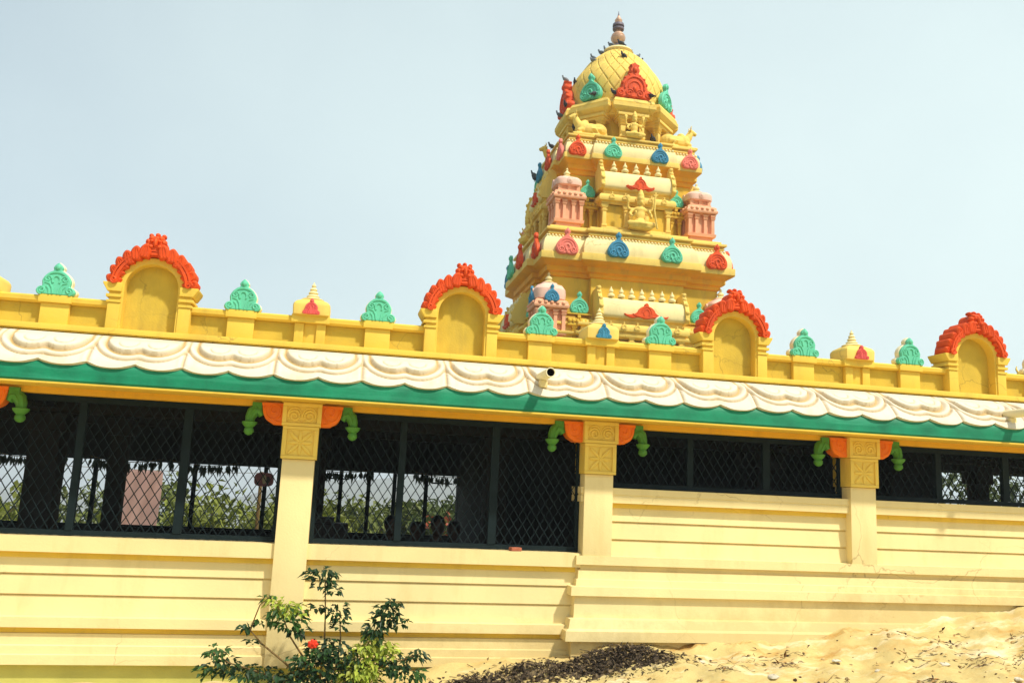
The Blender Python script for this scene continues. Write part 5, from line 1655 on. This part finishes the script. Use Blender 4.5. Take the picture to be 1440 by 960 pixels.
for k in range(3600):
    if rnd.random() < 0.6: x, y = rnd.gauss(2.75,0.42), rnd.gauss(-0.52,0.17)
    else: x, y = rnd.gauss(1.5,0.5), rnd.gauss(-0.66,0.2)
    y = min(y, -0.24 if x > 2.3 else -0.05)
    z = mz(x, y) + 0.006
    q = rnd.random()
    if q < 0.25:
        o = len(mb.v); clod(x, y, rnd.uniform(0.006,0.022), dark() if rnd.random() < 0.7 else tint((0.34,0.25,0.13), .5,1.0))
        for i in range(o, len(mb.v)): mb.v[i] = (mb.v[i][0], mb.v[i][1], mb.v[i][2]+z-gz(x,y))
    elif q < 0.85:
        c = dark() if rnd.random() < 0.7 else tint((0.36,0.26,0.12), .4,1.0)
        leaf_quads(mb, tt, Vector((x,y,z+rnd.uniform(0,.02))), Vector((rnd.uniform(-1,1),rnd.uniform(-1,1),rnd.uniform(-.2,.5))), Vector((rnd.uniform(-.5,.5),rnd.uniform(-.5,.5),1)), rnd.uniform(0.03,0.075), rnd.uniform(0.015,0.035), c)
    else:
        a = rnd.uniform(0, 2*PI); L = rnd.uniform(0.05,0.16); o = len(mb.v)
        mb.tube([(x,y,z),(x+L*0.5*math.cos(a),y+L*0.5*math.sin(a),z+rnd.uniform(0,.03)),(x+L*math.cos(a),y+L*math.sin(a),z+rnd.uniform(0,.03))], rnd.uniform(0.0015,0.0035), 4)
        tt.extend([dark()]*(len(mb.v)-o))
hp = build_tinted('leaf_mulch', mb, tt, M['dirt'])
tag(hp, 'dark heap of dead leaves and soil at the foot of the stepped wall', 'mulch heap', kind='stuff')
mb, tt = MB(), []
for k in range(420):
    x, y = rnd.uniform(2.5, 11), rnd.uniform(-3.2, -0.35)
    s = rnd.uniform(0.006,0.022)
    c = tint(((0.5,0.36,0.17) if rnd.random() < 0.7 else (0.10,0.055,0.03)), .6,1.3)
    clod(x, y, s, c)
for k in range(70):
    cx, cy = rnd.uniform(2.9, 10.5), rnd.uniform(-2.6, -0.4)
    sx_ = rnd.uniform(0.05, 0.22)
    for j in range(rnd.randint(4, 26)):
        x, y = rnd.gauss(cx,sx_), min(-0.3, rnd.gauss(cy,0.06))
        z = gz(x,y)+0.006
        if rnd.random() < 0.7:
            leaf_quads(mb, tt, Vector((x,y,z)), Vector((rnd.gauss(0,1),rnd.gauss(0,.5),rnd.uniform(-.05,.3))), Vector((rnd.uniform(-.4,.4),rnd.uniform(-.4,.4),1)), rnd.uniform(0.03,0.08), rnd.uniform(0.012,0.03), tint(((0.055,0.025,0.018) if rnd.random() < 0.6 else (0.32,0.16,0.05)), .6, 1.4))
        else:
            a = rnd.gauss(0, 0.5); L = rnd.uniform(0.06,0.22); o = len(mb.v)
            P_ = []
            for q in range(5):
                t_ = q/4; xx = x+L*t_*math.cos(a)+rnd.gauss(0,0.006); yy = y+L*t_*math.sin(a)+rnd.gauss(0,0.006)
                P_.append((xx, yy, gz(xx,yy)+0.004+rnd.uniform(0,.008)))
            mb.tube(P_, [rnd.uniform(0.001,0.003) for q in range(5)], 4)
            tt.extend([tint((0.07,0.035,0.022), .6, 1.4)]*(len(mb.v)-o))
for k in range(22):
    x, y = rnd.uniform(3, 10.5), rnd.uniform(-2.4, -0.5)
    clod(x, y, rnd.uniform(0.02,0.055), tint((0.66,0.60,0.46), .7, 1.15), 0.45)
lt = build_tinted('ground_litter', mb, tt, M['dirt'])
tag(lt, 'scattered twigs, clods and pebbles over the sandy slope', 'litter', kind='stuff')

# ================================================================== TREES AND HILLS BEYOND
def tree(x, y, h, r, col, lab, n=1500, dens=1.0):
    z0 = gz(x, y) - 0.1
    t = empty('tree', (x, y, z0)); tag(t, lab, 'tree', 'trees beyond the hall')
    mb = MB()
    th = h*0.5
    mb.tube([(0,0,0),(0.1,0,th*0.5),(0,0.1,th),(0.1,0,h*0.85)], [0.22,0.17,0.12,0.04], 8)
    tips = []
    for k in range(9):
        a = 2*PI*k/9 + rnd.uniform(-.3,.3); zz = th*rnd.uniform(0.6,1.1); L = r*rnd.uniform(0.6,1.0)
        e = Vector((L*math.cos(a), L*math.sin(a), zz + L*rnd.uniform(0.3,0.9)))
        mb.tube([(0,0,zz),tuple(e*0.5+Vector((0,0,zz*0.55))),tuple(e)], [0.09,0.06,0.025], 6); tips.append(e)
    tips.append(Vector((0,0,h*0.9)))
    build('trunk', mb, M['bark'], t)
    mb, tt = MB(), []
    cl = []
    for e in tips:
        for j in range(4): cl.append((e + rv()*r*0.38, r*rnd.uniform(0.22,0.36)))
    for k in range(n):
        c, cr_ = cl[k % len(cl)]
        v = rv(); v = v*(0.5+0.5*v.length)
        p = c + v*cr_
        j = rnd.uniform(0.65,1.35)
        leaf_quads(mb, tt, p, rv()+Vector((0,0,-0.3)), Vector((rnd.uniform(-.4,.4),rnd.uniform(-.4,.4),1)), rnd.uniform(0.20,0.34), rnd.uniform(0.10,0.17), (col[0]*j,col[1]*j,col[2]*j))
    build_tinted('crown', mb, tt, M['leaf'], t)
YG, OG, DG = (0.20,0.23,0.035), (0.14,0.17,0.04), (0.08,0.11,0.03)
for (x, y, top, r, c, lab) in (
    (-8.6,15,-1.65,1.6,YG,'yellow-green tree seen through the mesh at the left edge'), (-5.9,17,-1.25,1.8,OG,'olive tree seen through the mesh left of the pink sheet'),
    (-3.9,14,-1.80,1.4,YG,'low yellow-green tree right behind the pink sheet'), (-1.9,16,-1.80,1.9,YG,'yellow-green tree in the middle of the open left bay'),
    (-0.55,13,-1.25,1.3,YG,'yellow-green tree just left of the first full column'), (0.6,15,-1.25,1.5,OG,'olive tree behind the wooden chest'),
    (2.0,17,-1.65,1.6,YG,'yellow-green tree behind the seated people'), (3.3,15,-1.30,1.4,DG,'darker green tree at the right end of the open bay'),
    (20.5,14,0.70,2.0,DG,'dark green tree seen through the mesh at the far right')):
    z0 = gz(x, y) - 0.1
    tree(x, y, top - z0, r, c, lab)
# small tree with red flowers
def flower_tree():
    x, y = 2.75, 13.0
    z0 = gz(x, y) - 0.1
    t = empty('flowering_shrub', (x, y, z0)); tag(t, 'shrub with red flowers seen above the seated people', 'shrub')
    H = -0.85 - z0
    mb = MB(); mb.tube([(0,0,0),(0.05,0,H*0.6),(0,0,H*0.9)], [0.08,0.06,0.02], 7)
    build('stem', mb, M['bark'], t)
    mb, tt = MB(), []
    for k in range(420):
        v = rv(); leaf_quads(mb, tt, Vector((v.x*0.9, v.y*0.7, H*0.75+v.z*0.55)), rv(), Vector((0,0,1)), 0.16, 0.09, (0.09,0.13,0.03))
    build_tinted('leaves', mb, tt, M['leaf'], t)
    mb, tt = MB(), []
    for k in range(60):
        v = rv(); leaf_quads(mb, tt, Vector((v.x*0.6, v.y*0.7-0.2, H*0.92+v.z*0.28)), rv(), Vector((0,0,1)), 0.15, 0.11, (0.45,0.10,0.05))
    build_tinted('blossoms', mb, tt, M['leaf'], t)
flower_tree()
mb = MB()
NHX, NHY = 90, 16
for j in range(NHY+1):
    for i in range(NHX+1):
        x = -1500 + 3000*i/NHX; v = j/NHY
        y = 700 + 900*v
        hgt = math.sin(v*PI)*(42 + 26*math.sin(x*0.004+1.0) + 14*math.sin(x*0.011+0.3) + 5*math.sin(x*0.03+v*6))
        mb.v.append((x, y, -66 + hgt))
for j in range(NHY):
    for i in range(NHX): mb.f.append((j*(NHX+1)+i, j*(NHX+1)+i+1, (j+1)*(NHX+1)+i+1, (j+1)*(NHX+1)+i))
M['hill'] = mat('scrub_hillside', (0.13, 0.13, 0.075), 0.95, 0.3, 0.03, 0.0)
hl = build('hills', mb, M['hill'], fix=False)
tag(hl, kind='structure')

# ================================================================== AIR
mb = MB(); mb.box(-1600, 1600, -60, 1750, -230, 22)
hm = bpy.data.materials.new('haze'); hm.use_nodes = True
hn = hm.node_tree.nodes; hn.remove(hn["Principled BSDF"])
vol = hn.new("ShaderNodeVolumePrincipled")
vol.inputs["Color"].default_value = (0.86, 0.93, 1.0, 1)
vol.inputs["Density"].default_value = 0.0010
hm.node_tree.links.new(vol.outputs[0], hn["Material Output"].inputs["Volume"])
hz_o = build('haze', mb, hm, smooth=0)
tag(hz_o, kind='stuff')
